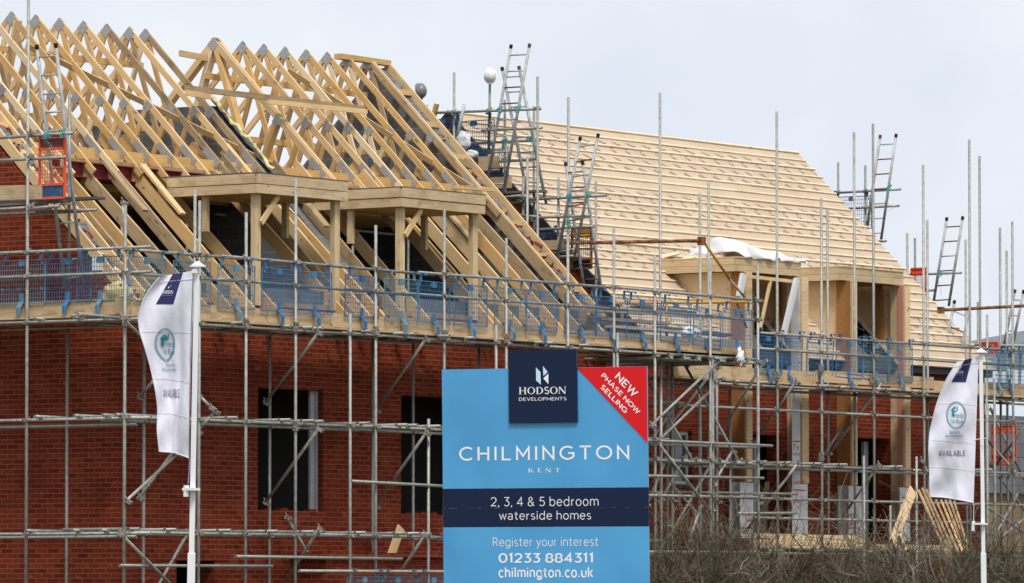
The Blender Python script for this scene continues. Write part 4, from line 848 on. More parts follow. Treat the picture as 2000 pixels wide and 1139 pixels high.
lump('insulation_roll', 'cream lump of mineral wool on the deck by the corner tube', 'insulation', X(228, 577, XO+.5), (.18, .24, .20), FOAM, 11, None, .3)
lump('plastic_bag', 'white bag lying on the deck behind the guards by the tower', 'bag', Y(1350, 650, YO+.5), (.2, .16, .1), WHITE_P, 15, None, .5)
q = Y(190, 512, -1.0); tag(timber('paper_notice', X(190, 500, XO+.2), X(190, 528, XO+.2), .2, .004, S_WHITE, None, (1, 0, 0)), 'blank white sheet fixed behind the gable guards', 'notice')

def single(name, label, cat, a, c, y, wd, h, m_, up=(0, 1, 0), y2=None, group=None):
    o = timber(name, Y(*a, y), Y(*c, y if y2 is None else y2), wd, h, m_, None, up); tag(o, label, cat, group); return o
single('loose_window_frame', 'white plastic window jamb leaning in the left dormer opening', 'window frame', (1556, 545), (1530, 655), .95, .1, .07, UPVC)
single('loose_window_frame', 'short white window jamb leaning on the left dormer cheek', 'window frame', (1452, 536), (1444, 580), .95, .12, .07, UPVC)
single('cross_batten', 'level batten nailed across the left dormer opening', 'batten', (1462, 540), (1558, 551), 1.05, .03, .06, W_NEW, (0, 0, 1)); single('leaning_batten', 'thin batten leaning inside the left dormer opening', 'batten', (1505, 548), (1485, 640), 1.05, .04, .05, W_NEW)
# timbers leaning at the right
for i, (a, c) in enumerate((((1794, 957), (1860, 1105)), ((1801, 953), (1858, 1085)), ((1809, 956), (1862, 1075)), ((1828, 976), (1872, 1078)), ((1838, 977), (1880, 1076)), ((1847, 977), (1886, 1078)), ((1855, 977), (1892, 1078)), ((1864, 979), (1888, 1060)))):
    single('leaning_batten', f'long pale roof batten leaning on the scaffold behind the far flag, {ORD[i]} from the left', 'batten', a, c, -.1, .024, .036, W_OLD if i % 4 else W_NEW, y2=-.9, group='roof battens leaning on the scaffold at the right')
single('plywood_board', 'wide plywood board leaning on a short tube left of the battens', 'board', (1783, 957), (1743, 1062), -.05, .03, .2, W_PLY, (1, 0, 0), y2=-.3)
for i in range(6):
    single('stacked_board', f'brown board leaning in the left doorway of the battened house, {ORD[i]} from the left', 'board', (1497+i*5, 942), (1479+i*5, 1050), 1.75+i*.02, .035, .045, W_OLD, (1, 0, 0), group='brown boards stacked in the left doorway')
single('leaning_plank', 'short pine plank leaning on the brick porch left of the sale board', 'plank', (783, 1030), (763, 1087), -.5, .03, .17, W_NEW, (1, 0, 0))
single('leaning_stake', 'rough debarked stake leaning out of the hedge', 'stake', (1757, 1045), (1790, 1150), -.9, .07, .07, W_BATT)
for i, (a, c) in enumerate((((1400, 465), (1445, 470)), ((1425, 453), (1600, 476)), ((1440, 466), (1590, 487)), ((1500, 468), (1590, 481)), ((1330, 466), (1370, 478)), ((1290, 455), (1340, 460)))):
    p = Y(*a, 3.0); y = 3.0; c2 = Y(*c, 3.0); tag(timber('loose_batten', (p.x, y, RB(y)+.06+.01*i), (c2.x, y-.03+i*.04, RB(y-.03+i*.04)+.07), .05, .03, W_BATT, None, (0, -BS, 1)), f'spare batten lying loose on the roof above the left boxed dormer, {ORD[i]} of the pile', 'batten', 'spare battens lying on the pale roof')

# ================================================================== SALE BOARD
def fit(V, x0, y0, x1, y1):       # scale 2-D outlines into a box
    xs = [v[0] for v in V]; ys = [v[1] for v in V]; ax, bx, ay, by = min(xs), max(xs), min(ys), max(ys)
    return [(x0+(x-ax)/(bx-ax)*(x1-x0), y0+(y-ay)/(by-ay)*(y1-y0)) for x, y in V]
def stroke(V, F, pts, wd, closed=False):
    pts = [Vector((p[0], p[1])) for p in pts]; n = len(pts); L_, R_ = [], []
    for i, p in enumerate(pts):
        a = pts[i-1] if i or closed else None; c = pts[(i+1) % n] if i < n-1 or closed else None
        d0 = (p-a).normalized() if a is not None else (c-p).normalized(); d1 = (c-p).normalized() if c is not None else d0
        m = Vector((-(d0+d1).y, (d0+d1).x)).normalized(); k = wd/2/max(.35, m.dot(Vector((-d0.y, d0.x)))); L_.append(p+m*k); R_.append(p-m*k)
    b = len(V)
    for l, r in zip(L_, R_): V += [tuple(l), tuple(r)]
    for i in range(n if closed else n-1): j = (i+1) % n; F.append((b+2*i, b+2*i+1, b+2*j+1, b+2*j))
def arc(cx, cy, rx, ry, a0, a1, n=20): return [(cx+rx*math.cos(R(a0+(a1-a0)*k/n)), cy+ry*math.sin(R(a0+(a1-a0)*k/n))) for k in range(n+1)]
ROUND = {   # geometric light capitals on a unit height, drawn as strokes
 'C': (.80, [arc(.48, .5, .45, .45, 48, 312)]), 'H': (.72, [[(.05, 0), (.05, 1)], [(.67, 0), (.67, 1)], [(.05, .5), (.67, .5)]]), 'I': (.1, [[(.05, 0), (.05, 1)]]),
 'L': (.55, [[(.05, 1), (.05, .05), (.55, .05)]]), 'M': (.85, [[(.05, 0), (.05, .93), (.425, .3), (.80, .93), (.80, 0)]]), 'N': (.74, [[(.05, 0), (.05, .93), (.69, .07), (.69, 1)]]),
 'G': (.88, [arc(.48, .5, .45, .45, 48, 325)+[(.85, .48), (.52, .48)]]), 'T': (.72, [[(0, .95), (.72, .95)], [(.36, .95), (.36, 0)]]), 'O': (.92, [arc(.46, .5, .45, .45, 0, 360)])}
def letter_strokes():
    a = arc; x = .70; r = .27
    bowl = lambda cx: a(cx, .35, r, .35, 0, 360, 24)
    g = {'0': (.72, [a(.36, .5, .32, .48, 0, 360, 28)]), '1': (.34, [[(.02, .82), (.22, .97), (.22, 0)]]), '2': (.64, [a(.31, .68, .28, .29, 165, -35, 16)+[(.05, .04), (.60, .04)]]),
     '3': (.62, [[(.06, .96), (.54, .96), (.27, .60)]+a(.28, .30, .29, .28, 85, -145, 16)]), '4': (.70, [[(.50, 0), (.50, .97), (.05, .28), (.68, .28)]]), '5': (.62, [[(.54, .96), (.14, .96), (.10, .56)]+a(.28, .31, .29, .29, 115, -145, 16)]),
     '8': (.66, [a(.32, .74, .25, .22, 0, 360, 20), a(.32, .27, .29, .26, 0, 360, 22)]), '&': (.80, [[(.72, .0), (.20, .62)]+a(.33, .77, .18, .20, 215, -40, 16)+[(.14, .42)]+a(.30, .24, .24, .23, 130, 350, 14)+[(.66, .46)]]),
     ',': (.16, [[(.10, .10), (.04, -.14)]]), '.': (.18, [[(.08, 0), (.08, .13)]]),
     'a': (.60, [a(.27, .49, .24, .22, 150, 0, 12)+[(.51, 0)], a(.27, .20, .24, .19, 0, 360, 18)]), 'b': (.64, [[(.06, 0), (.06, 1.03)], bowl(.33)]), 'c': (.56, [a(.32, .35, r, .35, 45, 315, 20)]),
     'd': (.66, [[(.58, 0), (.58, 1.03)], bowl(.31)]), 'e': (.62, [[(.05, .37), (.57, .37)]+a(.31, .35, r, .35, 5, 320, 22)]), 'g': (.66, [bowl(.31), [(.58, .70), (.58, .02)]+a(.31, .02, .27, .27, 0, -150, 12)]),
     'h': (.60, [[(.06, 0), (.06, 1.03)], a(.30, .43, .24, .27, 180, 0, 12)+[(.54, 0)]]), 'i': (.16, [[(.08, 0), (.08, x)], [(.08, .86), (.08, .98)]]), 'k': (.56, [[(.06, 0), (.06, 1.03)], [(.52, .70), (.08, .26)], [(.22, .40), (.54, 0)]]), 'l': (.16, [[(.08, 0), (.08, 1.03)]]),
     'm': (.94, [[(.06, 0), (.06, x)], a(.27, .46, .21, .24, 180, 0, 12)+[(.48, 0)], a(.69, .46, .21, .24, 180, 0, 12)+[(.90, 0)]]), 'n': (.60, [[(.06, 0), (.06, x)], a(.30, .43, .24, .27, 180, 0, 12)+[(.54, 0)]]), 'o': (.62, [bowl(.31)]), 'p': (.64, [[(.06, -.28), (.06, x)], bowl(.33)]),
     'r': (.36, [[(.06, 0), (.06, x)], a(.34, .36, .28, .31, 180, 95, 8)]), 's': (.48, [a(.24, .52, .18, .17, 35, 265, 12)+a(.24, .18, .20, .17, 85, -145, 12)]), 't': (.40, [[(.17, .92), (.17, .2)]+a(.32, .20, .15, .18, 180, 290, 8), [(.0, .67), (.38, .67)]]),
     'u': (.60, [[(.06, x), (.06, .27)]+a(.30, .27, .24, .27, 180, 360, 12), [(.54, x), (.54, 0)]]), 'v': (.54, [[(.02, x), (.27, .02), (.52, x)]]), 'w': (.82, [[(.02, x), (.22, .03), (.41, x-.04), (.60, .03), (.80, x)]]), 'y': (.54, [[(.02, x), (.28, .04)], [(.53, x), (.24, -.08), (.16, -.22), (.02, -.24)]]),
     'A': (.80, [[(.03, 0), (.40, .98), (.77, 0)], [(.17, .32), (.63, .32)]]), 'B': (.68, [[(.06, .5), (.06, .97), (.34, .97)]+a(.34, .74, .24, .23, 90, -90, 10)+[(.06, .51)], [(.06, .51), (.06, .03), (.36, .03)]+a(.36, .27, .26, .24, -90, 90, 10)]), 'D': (.78, [[(.06, .04), (.06, .96), (.30, .96)]+a(.30, .5, .42, .46, 90, -90, 16)+[(.06, .04)]]),
     'E': (.60, [[(.58, .04), (.06, .04), (.06, .96), (.58, .96)], [(.06, .5), (.52, .5)]]), 'P': (.64, [[(.06, 0), (.06, .96), (.32, .96)]+a(.32, .70, .27, .26, 90, -90, 12)+[(.06, .44)]]), 'R': (.68, [[(.06, 0), (.06, .96), (.32, .96)]+a(.32, .71, .27, .25, 90, -90, 12)+[(.06, .46)], [(.36, .44), (.64, 0)]]),
     'S': (.62, [a(.31, .73, .23, .22, 40, 268, 14)+a(.30, .27, .26, .23, 84, -145, 14)]), 'U': (.72, [[(.06, 1), (.06, .32)]+a(.36, .32, .30, .29, 180, 360, 14)+[(.66, 1)]]), 'V': (.74, [[(.03, 1), (.37, .03), (.71, 1)]]), 'W': (1.06, [[(.02, 1), (.27, .04), (.53, .94), (.79, .04), (1.04, 1)]]), 'Y': (.70, [[(.02, 1), (.35, .46), (.68, 1)], [(.35, .46), (.35, 0)]])}
    for ch, q in ROUND.items(): g.setdefault(ch, q)
    return g
def text_mesh(body, off=0.0):      # off: lighter (<0) or bolder (>0) strokes
    wd = .115 if off == 0 else .082 if off < 0 else .165; V, F, x = [], [], 0
    for ch in body:
        if ch == ' ': x += .34; continue
        adv, st = letter_shapes[ch]; v, f = [], []
        for p in st: stroke(v, f, p, wd)
        b = len(V); V += [(q[0]+x, q[1]) for q in v]; F += [tuple(i+b for i in q) for q in f]; x += adv+.13+wd*.35
    return V, F
letter_shapes = letter_strokes()
def serif(ch):   # Roman capitals: thick stems, thin joins, slab feet
    V, F = [], []; st, th = .17, .06
    def stem(x, a=0, b_=1): stroke(V, F, [(x, a), (x, b_)], st); stroke(V, F, [(x-.17, a+.02), (x+.17, a+.02)], .045) if a == 0 else 0; stroke(V, F, [(x-.17, b_-.02), (x+.17, b_-.02)], .045) if b_ == 1 else 0
    if ch == 'H': stem(.2); stem(.85); stroke(V, F, [(.2, .5), (.85, .5)], th); wd = 1.05
    elif ch == 'O':
        b = len(V); n = 28
        for k in range(n):
            a = 2*math.pi*k/n; V += [(.5+.5*math.cos(a), .5+.51*math.sin(a)), (.5+.33*math.cos(a), .5+.45*math.sin(a))]
        for k in range(n): j = (k+1) % n; F.append((b+2*k, b+2*k+1, b+2*j+1, b+2*j))
        wd = 1.0
    elif ch == 'D':
        stem(.2); b = len(V); n = 16
        for k in range(n+1):
            a = R(-90+180*k/n); V += [(.4+.55*math.cos(a), .5+.5*math.sin(a)), (.4+.37*math.cos(a), .5+.44*math.sin(a))]
        for k in range(n): F.append((b+2*k, b+2*k+1, b+2*k+3, b+2*k+2))
        stroke(V, F, [(.2, .03), (.42, .03)], th); stroke(V, F, [(.2, .97), (.42, .97)], th); wd = .98
    elif ch == 'S': stroke(V, F, arc(.34, .74, .24, .22, 30, 270, 12)+arc(.34, .27, .26, .25, 90, -150, 12)[1:], .12); wd = .66
    elif ch == 'N': stroke(V, F, [(.12, 0), (.12, 1)], th); stroke(V, F, [(.12, .98), (.86, .02)], st); stroke(V, F, [(.88, 0), (.88, 1)], th); stroke(V, F, [(0, .02), (.26, .02)], .045); stroke(V, F, [(.74, .98), (1.02, .98)], .045); wd = 1.02
    elif ch == 'K': stem(.2); stroke(V, F, [(.26, .42), (.8, .98)], th); stroke(V, F, [(.42, .58), (.86, .02)], st); wd = 1.0
    elif ch == 'E': stem(.2); [stroke(V, F, [(.2, y), (x, y)], th) for y, x in ((.03, .7), (.5, .58), (.97, .68))]; stroke(V, F, [(.69, 0), (.69, .25)], .05); stroke(V, F, [(.67, .77), (.67, 1)], .05); wd = .75
    elif ch == 'T': stem(.45); stroke(V, F, [(.02, .97), (.88, .97)], th); stroke(V, F, [(.04, .76), (.04, 1)], .05); stroke(V, F, [(.86, .76), (.86, 1)], .05); wd = .9
    return V, F, wd
def caps(body, font, gap, wd=.105):
    V, F = [], []; x = 0
    for ch in body:
        if font == 'round':
            adv, st = ROUND[ch]; v, f = [], []
            for p in st: stroke(v, f, p, wd)
        else: v, f, adv = serif(ch)
        b = len(V); V += [(p[0]+x, p[1]) for p in v]; F += [tuple(i+b for i in q) for q in f]; x += adv+gap
    return V, F
SD0 = 61.5
s_o = Dp(863, 722, SD0)
sdir = (Rt*.93-Fh*.365).normalized(); sup = (Vector((0, 0, 1))-sdir*.010).normalized(); sn = sdir.cross(Vector((0, 0, 1))).normalized()
if sn.dot(Fh) > 0: sn = -sn
def SG_(px, py, d=0.0):
    r = ray(px, py); t_ = ((s_o-CAM).dot(sn))/r.dot(sn); return CAM+r*t_+sn*d
def sl2(px, py):
    p = SG_(px, py)-s_o; a11, a12, a22 = 1, sdir.dot(sup), 1; u, v = p.dot(sdir), p.dot(sup); det = a11*a22-a12*a12; return ((u-a12*v)/det, (v-a12*u)/det)
def sw(a, b_, d=0.0): return s_o+sdir*a+sup*b_+sn*d
sign = thing('sale_board', 'large light blue housing sale board with navy panel and red corner', 'sign', (s_o.x, s_o.y, 0))
W_, _ = sl2(1263.5, 713); H_ = -(s_o.z-.75)
def panel(name, poly, d0, d1, m_):
    b = MB(); b.prism([sw(u, v, d0) for u, v in poly], sn*(d1-d0)); return b.build(name, m_, sign)
yb0 = sl2(1065, 953.5)[1]; yb1 = sl2(1065, 1029)[1]; ysm = sl2(1065, 992)[1]
panel('upper_panel', [(0, yb0+.001), (W_, yb0+.001), (W_, 0), (0, 0)], -.02, 0, S_BLUE); panel('band_panel', [(0, ysm+.0015), (W_, ysm+.0015), (W_, yb0-.001), (0, yb0-.001)], -.02, 0, S_NAVY); panel('band_panel', [(0, yb1), (W_, yb1), (W_, ysm-.0015), (0, ysm-.0015)], -.02, 0, S_NAVY)
panel('lower_panel', [(0, H_), (W_, H_), (W_, yb1-.002), (0, yb1-.002)], -.02, 0, S_BLUE)
tx0, ty1 = sl2(995, 684.5); tx1, ty0 = sl2(1129, 825); panel('logo_panel', [(tx0, ty0), (tx1, ty0), (tx1, ty1), (tx0, ty1)], .003, .03, S_NAVY)
c0 = sl2(1127, 716)[0]; panel('corner_panel', [(c0, -.002), (W_-.001, -.002), (W_-.001, sl2(1264, 865)[1])], .002, .006, S_RED)
for u in (.25, W_-.3):
    b = MB(); b.box((-.05, -.05, 0), (.05, .05, -.1), Matrix.Translation((0, 0, 0))); b = MB(); q = sw(u, -.05, -.075); b.box((q.x-.05, q.y-.05, 0), (q.x+.05, q.y+.05, q.z)); b.build('post', W_TREAT, sign)
for v in (-.25, -1.3, -2.4):
    if v > H_: b = MB(); b.prism([sw(.05, v-.04, -.022), sw(W_-.05, v-.04, -.022), sw(W_-.05, v+.04, -.022), sw(.05, v+.04, -.022)], sn*-.03); b.build('rail', W_TREAT, sign)
def letter(VF, box, m_, name='lettering', d=.003):
    V, F = VF[0], VF[1]; (x0, y0), (x1, y1) = sl2(box[0], box[3]), sl2(box[2], box[1]); P = fit(V, x0, y0, x1, y1)
    me = bpy.data.meshes.new(name); me.from_pydata([tuple(sw(a, b_, d)) for a, b_ in P], [], F); me.materials.append(m_); return link(name, me, sign)
letter(caps('CHILMINGTON', 'round', .36, .13), (897, 867, 1229, 902.8), S_WHITE); letter(caps('KENT', 'serif', .62), (1032, 914, 1094, 923.5), S_WHITE)
letter(caps('HODSON', 'serif', .10), (1015.7, 755, 1108, 771), S_WHITE, d=.033); letter(text_mesh('DEVELOPMENTS'), (1015.7, 775, 1108.6, 784), S_WHITE, d=.033)
letter(text_mesh('2, 3, 4 & 5 bedroom', -.012), (958, 968.5, 1169, 991.5), S_WHITE); letter(text_mesh('waterside homes', -.012), (975, 997.5, 1154.5, 1016.5), S_WHITE)
letter(text_mesh('Register your interest', -.014), (963, 1048, 1168, 1072), S_WHITE); letter(text_mesh('01233 884311', .022), (974, 1077.5, 1158, 1100), S_WHITE); letter(text_mesh('chilmington.co.uk', .018), (974, 1108, 1158.5, 1133.5), S_WHITE)
def poly_on(pts, m_, d, name='emblem'):
    me = bpy.data.meshes.new(name); me.from_pydata([tuple(SG_(x, y, d)) for x, y in pts], [], [tuple(range(len(pts)))]); me.materials.append(m_); link(name, me, sign)
z8 = lambda *q: [(850+x/2.848, 400+y/2.848) for x, y in q]
poly_on(z8((567, 905), (592, 932), (594, 1002), (568, 978)), S_ICE, .034); poly_on(z8((606, 898), (633, 932), (608, 953)), S_ICE, .034); poly_on(z8((636, 940), (636, 999), (608, 966)), S_WHITE, .034)
def slant(body, off, px0, py0, length, height):      # text running down the red corner at 45 degrees
    V, F = text_mesh(body, off); P = fit(V, 0, 0, length, height); k = math.sqrt(.5); o0 = sl2(px0, py0); sc = abs(sl2(1000, 800)[0]-sl2(1001, 800)[0])
    me = bpy.data.meshes.new('lettering'); me.from_pydata([tuple(sw(o0[0]+(x*k+y*k)*sc, o0[1]+(-x*k+y*k)*sc, .008)) for x, y in P], [], F); me.materials.append(S_WHITE); link('lettering', me, sign)
slant('NEW', .03, 1199, 739, 52, 17.5); slant('PHASE NOW', .02, 1173, 736, 99, 11.5); slant('SELLING', .02, 1172, 758.5, 67, 11.5)

# ================================================================== FLAGS
def lerp(a, b_, t_): return a+(b_-a)*t_
def along(pts, t_):
    d = [0]
    for p, q in zip(pts, pts[1:]): d.append(d[-1]+math.hypot(q[0]-p[0], q[1]-p[1]))
    L_ = t_*d[-1]
    for i in range(len(pts)-1):
        if L_ <= d[i+1] or i == len(pts)-2:
            f = (L_-d[i])/(d[i+1]-d[i]); return (lerp(pts[i][0], pts[i+1][0], f), lerp(pts[i][1], pts[i+1][1], f))
def smooth(pts, n=24):
    out = []
    for i in range(len(pts)-1):
        p0, p1, p2, p3 = pts[max(0, i-1)], pts[i], pts[i+1], pts[min(len(pts)-1, i+2)]
        for k in range(6):
            t_ = k/6; out.append(tuple(.5*((2*p1[a])+(-p0[a]+p2[a])*t_+(2*p0[a]-5*p1[a]+4*p2[a]-p3[a])*t_*t_+(-p0[a]+3*p1[a]-3*p2[a]+p3[a])*t_**3) for a in (0, 1)))
    return out+[pts[-1]]
def flag(label, depth, top, left, right, bottom, pole, cap, fold):
    top, left, right, bottom = map(smooth, (top, left, right, bottom))
    px0 = pole[0]; base = Dp(px0[0], px0[1], depth)
    t = thing('flag_pole', label, 'flag', (Dp(px0[0], HY, depth).x, Dp(px0[0], HY, depth).y, 0), 'white pennants on poles before the houses')
    def P(s_, t_):
        a, b_, c, d = along(left, t_), along(right, t_), along(top, s_), along(bottom, s_)
        return tuple((1-s_)*a[i]+s_*b_[i]+(1-t_)*c[i]+t_*d[i]-((1-s_)*(1-t_)*left[0][i]+s_*(1-t_)*right[0][i]+(1-s_)*t_*left[-1][i]+s_*t_*right[-1][i]) for i in (0, 1))
    def dz(s_, t_): return .07*math.sin(5.5*(s_-.3*t_)+fold)*(.35+.65*s_)*(1-.5*s_)*1.2+.05*math.sin(9*(t_+.5*s_)+fold*2)*math.sin(math.pi*s_)+.035*math.exp(-((s_-.62-.15*math.sin(4*t_))/.07)**2)*(1 if fold < 1 else .4)+.02*math.sin(26*t_+7*s_)*(1-s_)*t_+.035*noise.noise((s_*2.2+t_*3.0, t_*4-s_*3.5, fold))*(.3+t_*.8)+.007*noise.noise((s_*6+t_*7, t_*10-s_*9, fold+5))
    def Wd(s_, t_, lift=0.0): p = P(s_, t_); return Dp(p[0], p[1], depth+dz(s_, t_)-lift)
    ns, ntt = 26, 80; b = MB(); V = [[Wd(i/ns, j/ntt) for j in range(ntt+1)] for i in range(ns+1)]
    for i in range(ns):
        for j in range(ntt): b.quad(V[i][j], V[i+1][j], V[i+1][j+1], V[i][j+1])
    me = b.mesh('banner', CLOTH); bm = bmesh.new(); bm.from_mesh(me); bmesh.ops.remove_doubles(bm, verts=bm.verts, dist=1e-5); bmesh.ops.recalc_face_normals(bm, faces=bm.faces); bm.to_mesh(me); bm.free(); me.polygons.foreach_set('use_smooth', [True]*len(me.polygons)); ban = link('banner', me, t)
    hm = MB()
    hm.path([Wd(0, j/40, .004) for j in range(41)], .006, .006, 5); hm.path([Wd(i/20, .045, .004) for i in range(21)], .003, .003, 4); hm.path([Wd(i/20, 1, .004) for i in range(21)], .006, .006, 5)
    hm.build('hem', CLOTH, ban)
    for tc in (.335, .60, .79):
        cr = MB(); cr.path([Wd(.03+.94*i/24, tc+.0012*math.sin(i*.6), .001) for i in range(25)], .0028, .0028, 4); cr.build('crease', mat('flag_crease', (.56, .56, .66), .8), ban)
    def inv(px, py):
        s_, t_ = .5, .5
        for _ in range(40):
            q = P(s_, t_); t_ = min(1, max(0, t_+(py-q[1])/(left[-1][1]-left[0][1])*.8)); s_ = min(1, max(0, s_+(px-q[0])/95*.7))
        return s_, t_
    def art(VF, m_, name, lift=.006):
        me = bpy.data.meshes.new(name); me.from_pydata([tuple(Wd(*inv(x, y), lift)) for x, y in VF[0]], [], VF[1]); me.materials.append(m_); return link(name, me, ban)
    def art_text(body, box, m_, off=0.0, name='lettering', VF=None):
        V_, F_ = VF or text_mesh(body, off); return art((fit(V_, box[0], box[3], box[2], box[1]), F_), m_, name, .009)
    # pole
    b = MB(); (xa, ya, wa), (xm, ym, wm), (xb, yb_, wb) = pole
    sc = depth/FPX
    def sect(px, py0, py1, wd): p, q = Dp(*py0, depth+.05), Dp(*py1, depth+.05); b.bar(p, q, wd*sc, wd*sc, Fh)
    sect(0, (xm, ym), (xa, ya), wa); g0 = Dp(xb, yb_, depth+.05); dd = (Dp(xa, ya, depth+.05)-g0).normalized(); b.bar(g0-dd*(g0.z/dd.z), Dp(xm, ym, depth+.05), wb*sc, wb*sc, Fh)
    po = b.build('pole', POLEW, t); md = po.modifiers.new('bevel', 'BEVEL'); md.width = .006; md.segments = 2
    b = MB(); p = Dp(cap[0], cap[1], depth+.05); r_ = cap[2]*sc; b.cyl(p-Vector((0, 0, .010)), p+Vector((0, 0, .008)), r_, 16, r_); b.cyl(p+Vector((0, 0, .0085)), p+Vector((0, 0, .05)), r_*.85, 16, r_*.12); b.build('pole_cap', POLEW, t)
    return t, art, art_text, Wd, P, inv
def ring(cx, cy, rx, ry, n=36, tip=0):
    out = []
    for k in range(n):
        a = 2*math.pi*k/n; y = math.sin(a); x = math.cos(a)
        if tip and y > 0: x *= 1-.35*y*y
        out.append((cx+rx*x+(tip*y*y if y > 0 else 0), cy+ry*y*(1.12 if tip and y > 0 else 1)))
    return out
def ringVF(pts, wd): V, F = [], []; stroke(V, F, pts, wd, True); return V, F
# left flag
FL = flag('white feather pennant on a white pole at the left, its lettering creased by a fold', 60.0, [(312, 541), (345, 534.5), (378.6, 528.5)], [(312, 541), (299, 556), (285.6, 576), (275, 600), (270.5, 623), (272, 640), (275, 654), (289, 700), (301, 749), (308, 798), (307, 837), (309, 862), (311, 882)],
          [(378.6, 528.5), (376, 620), (373.3, 710), (371.5, 800), (370.5, 895)], [(311, 882), (341, 885), (370.5, 895)], ((384.6, 521, 10.5), (374.3, 1080, 11.2), (373.5, 1139, 15)), (386, 520, 16), .3)
t, art, art_text, Wd, P, inv = FL
def navy_patch(poly):
    V, F = [], []; n = 10
    for i in range(n+1):
        for j in range(n+1):
            a, b_ = i/n, j/n; q0 = [lerp(poly[0][k], poly[1][k], a) for k in (0, 1)]; q1 = [lerp(poly[3][k], poly[2][k], a) for k in (0, 1)]; V.append((lerp(q0[0], q1[0], b_), lerp(q0[1], q1[1], b_)))
    for i in range(n):
        for j in range(n): k = i*(n+1)+j; F.append((k, k+n+1, k+n+2, k+1))
    return V, F
art(navy_patch([(337, 536), (357, 532.5), (338.5, 594), (304.5, 594)]), F_NAVY, 'logo_patch')
art_text('HODSON', (315.5, 567, 338, 574), S_WHITE, VF=caps('HODSON', 'serif', .08)); art_text('DEVELOPMENTS', (314.5, 575.5, 337, 578), F_FADE)
def mark(cx, cy, k): return ([(cx-3*k, cy+2*k), (cx+.5*k, cy-4*k), (cx+.5*k, cy-1*k), (cx-3*k, cy+5*k), (cx+1.5*k, cy+2*k), (cx+4*k, cy-5*k), (cx+4*k, cy-2*k), (cx+1.5*k, cy+5*k)], [(0, 1, 2, 3), (4, 5, 6, 7)])
art(mark(331, 560, .9), S_WHITE, 'emblem')
art(ringVF(ring(322, 672, 19, 30, 36, 3), 1.5), TEAL, 'logo_ring'); art(ringVF(ring(322.3, 672, 16.5, 27, 36, 3), .8), TEAL, 'logo_ring')
house = lambda x, y, w_, h_: ([(x, y+.42*h_), (x+.5*w_, y), (x+w_, y+.42*h_), (x+.8*w_, y+.42*h_), (x+.8*w_, y+.52*h_), (x+.46*w_, y+.52*h_), (x+.46*w_, y+h_), (x+.16*w_, y+h_), (x+.16*w_, y+.42*h_), (x+.78*w_, y+.04*h_), (x+.9*w_, y+.04*h_), (x+.9*w_, y+.3*h_), (x+.78*w_, y+.2*h_)], [(0, 1, 2), (8, 3, 4, 5, 6, 7), (9, 10, 11, 12)])
art(house(311, 652, 21, 24), TEAL, 'logo_house', .008)
art_text('Help', (325, 667, 340.5, 679.5), TEAL); art_text('to Buy', (319, 681, 341, 693), TEAL)
art_text('Backed by', (325, 709, 342.5, 717), TEAL); art_text('HM Government', (317, 718, 344, 726), TEAL); art_text('AVAILABLE', (319.5, 758.5, 350.5, 778), F_INK)
b = MB(); p = Dp(380.5, 530, 59.98); b.box((-.03, -.015, -.02), (.03, .015, .02), Matrix.Translation(p)); b.build('top_clip', POLEW, t)
b = MB(); M = Matrix.Translation(Dp(371, 956, 60.0)); b.box((-.075, -.075, -.012), (.075, .045, .015), M); b.cyl(Dp(364, 948, 59.97), Dp(363.5, 970, 59.97), .03, 10); b.build('pole_bracket', POLEW, t)
b = MB(); b.path([Dp(370, 897, 59.98), Dp(369.5, 920, 59.98), Dp(367.5, 945, 59.98)], .005, .005, 5); b.build('tie_cord', F_FADE, t); b = MB(); b.path([Wd(.985, k/30, .012) for k in range(31)], .003, .003, 4); b.build('rope', FELT, t)
# right flag
FRt = flag('white feather pennant on a white pole at the right, its lettering fully readable', 78.0, [(1869.7, 707.5), (1890, 701), (1911.5, 695.5)], [(1869.7, 707.5), (1858, 725), (1848, 742), (1837, 768), (1827.7, 795), (1820, 825), (1816, 845), (1813.8, 879), (1815, 905), (1816, 931), (1815.5, 950), (1816.7, 970)],
           [(1911.5, 695.5), (1908.5, 780), (1905.5, 870), (1901.6, 982)], [(1816.7, 970), (1840, 971.5), (1862.5, 974.5), (1901.6, 982)], ((1915.5, 690, 7.5), (1920.5, 1080, 8.8), (1921.5, 1139, 10.5)), (1916, 688, 12), 2.1)
t, art, art_text, Wd, P, inv = FRt
art(navy_patch([(1884, 703.5), (1898.5, 699.5), (1886.5, 746.5), (1858.3, 746)]), F_NAVY, 'logo_patch'); art_text('HODSON', (1866, 724, 1881.5, 729.5), S_WHITE, VF=caps('HODSON', 'serif', .08)); art_text('DEVELOPMENTS', (1865, 731, 1881, 733.5), F_FADE); art(mark(1877, 718, .7), S_WHITE, 'emblem')
art(ringVF(ring(1867.5, 811, 19, 26), 1.2), TEAL, 'logo_ring'); art(ringVF(ring(1867.5, 811, 17, 23.5), .7), TEAL, 'logo_ring'); art(house(1856.5, 793, 15.5, 20.5), TEAL, 'logo_house', .008)
art_text('Help', (1864, 806.5, 1882, 818), TEAL); art_text('to Buy', (1858, 817.5, 1881, 828.5), TEAL); art_text('Backed by', (1855, 840, 1876, 848.5), TEAL); art_text('HM Government', (1846.5, 848.5, 1881, 854.5), TEAL); art_text('AVAILABLE', (1833.5, 879, 1885, 892), F_INK)
b = MB(); M = Matrix.Translation(Dp(1915, 1023.5, 78.0)); b.box((-.10, -.06, -.012), (.09, .05, .012), M); b.cyl(Dp(1901, 1018, 77.97), Dp(1900.5, 1037, 77.97), .022, 10); b.build('pole_bracket', POLEW, t)
b = MB(); b.path([Dp(1902, 984, 77.98), Dp(1901.5, 1018, 77.98)], .004, .004, 5); b.path([Wd(.99, .57, .01), Dp(1925, 856, 77.95)], .006, .006, 5); b.build('tie_cord', POLEW, t)

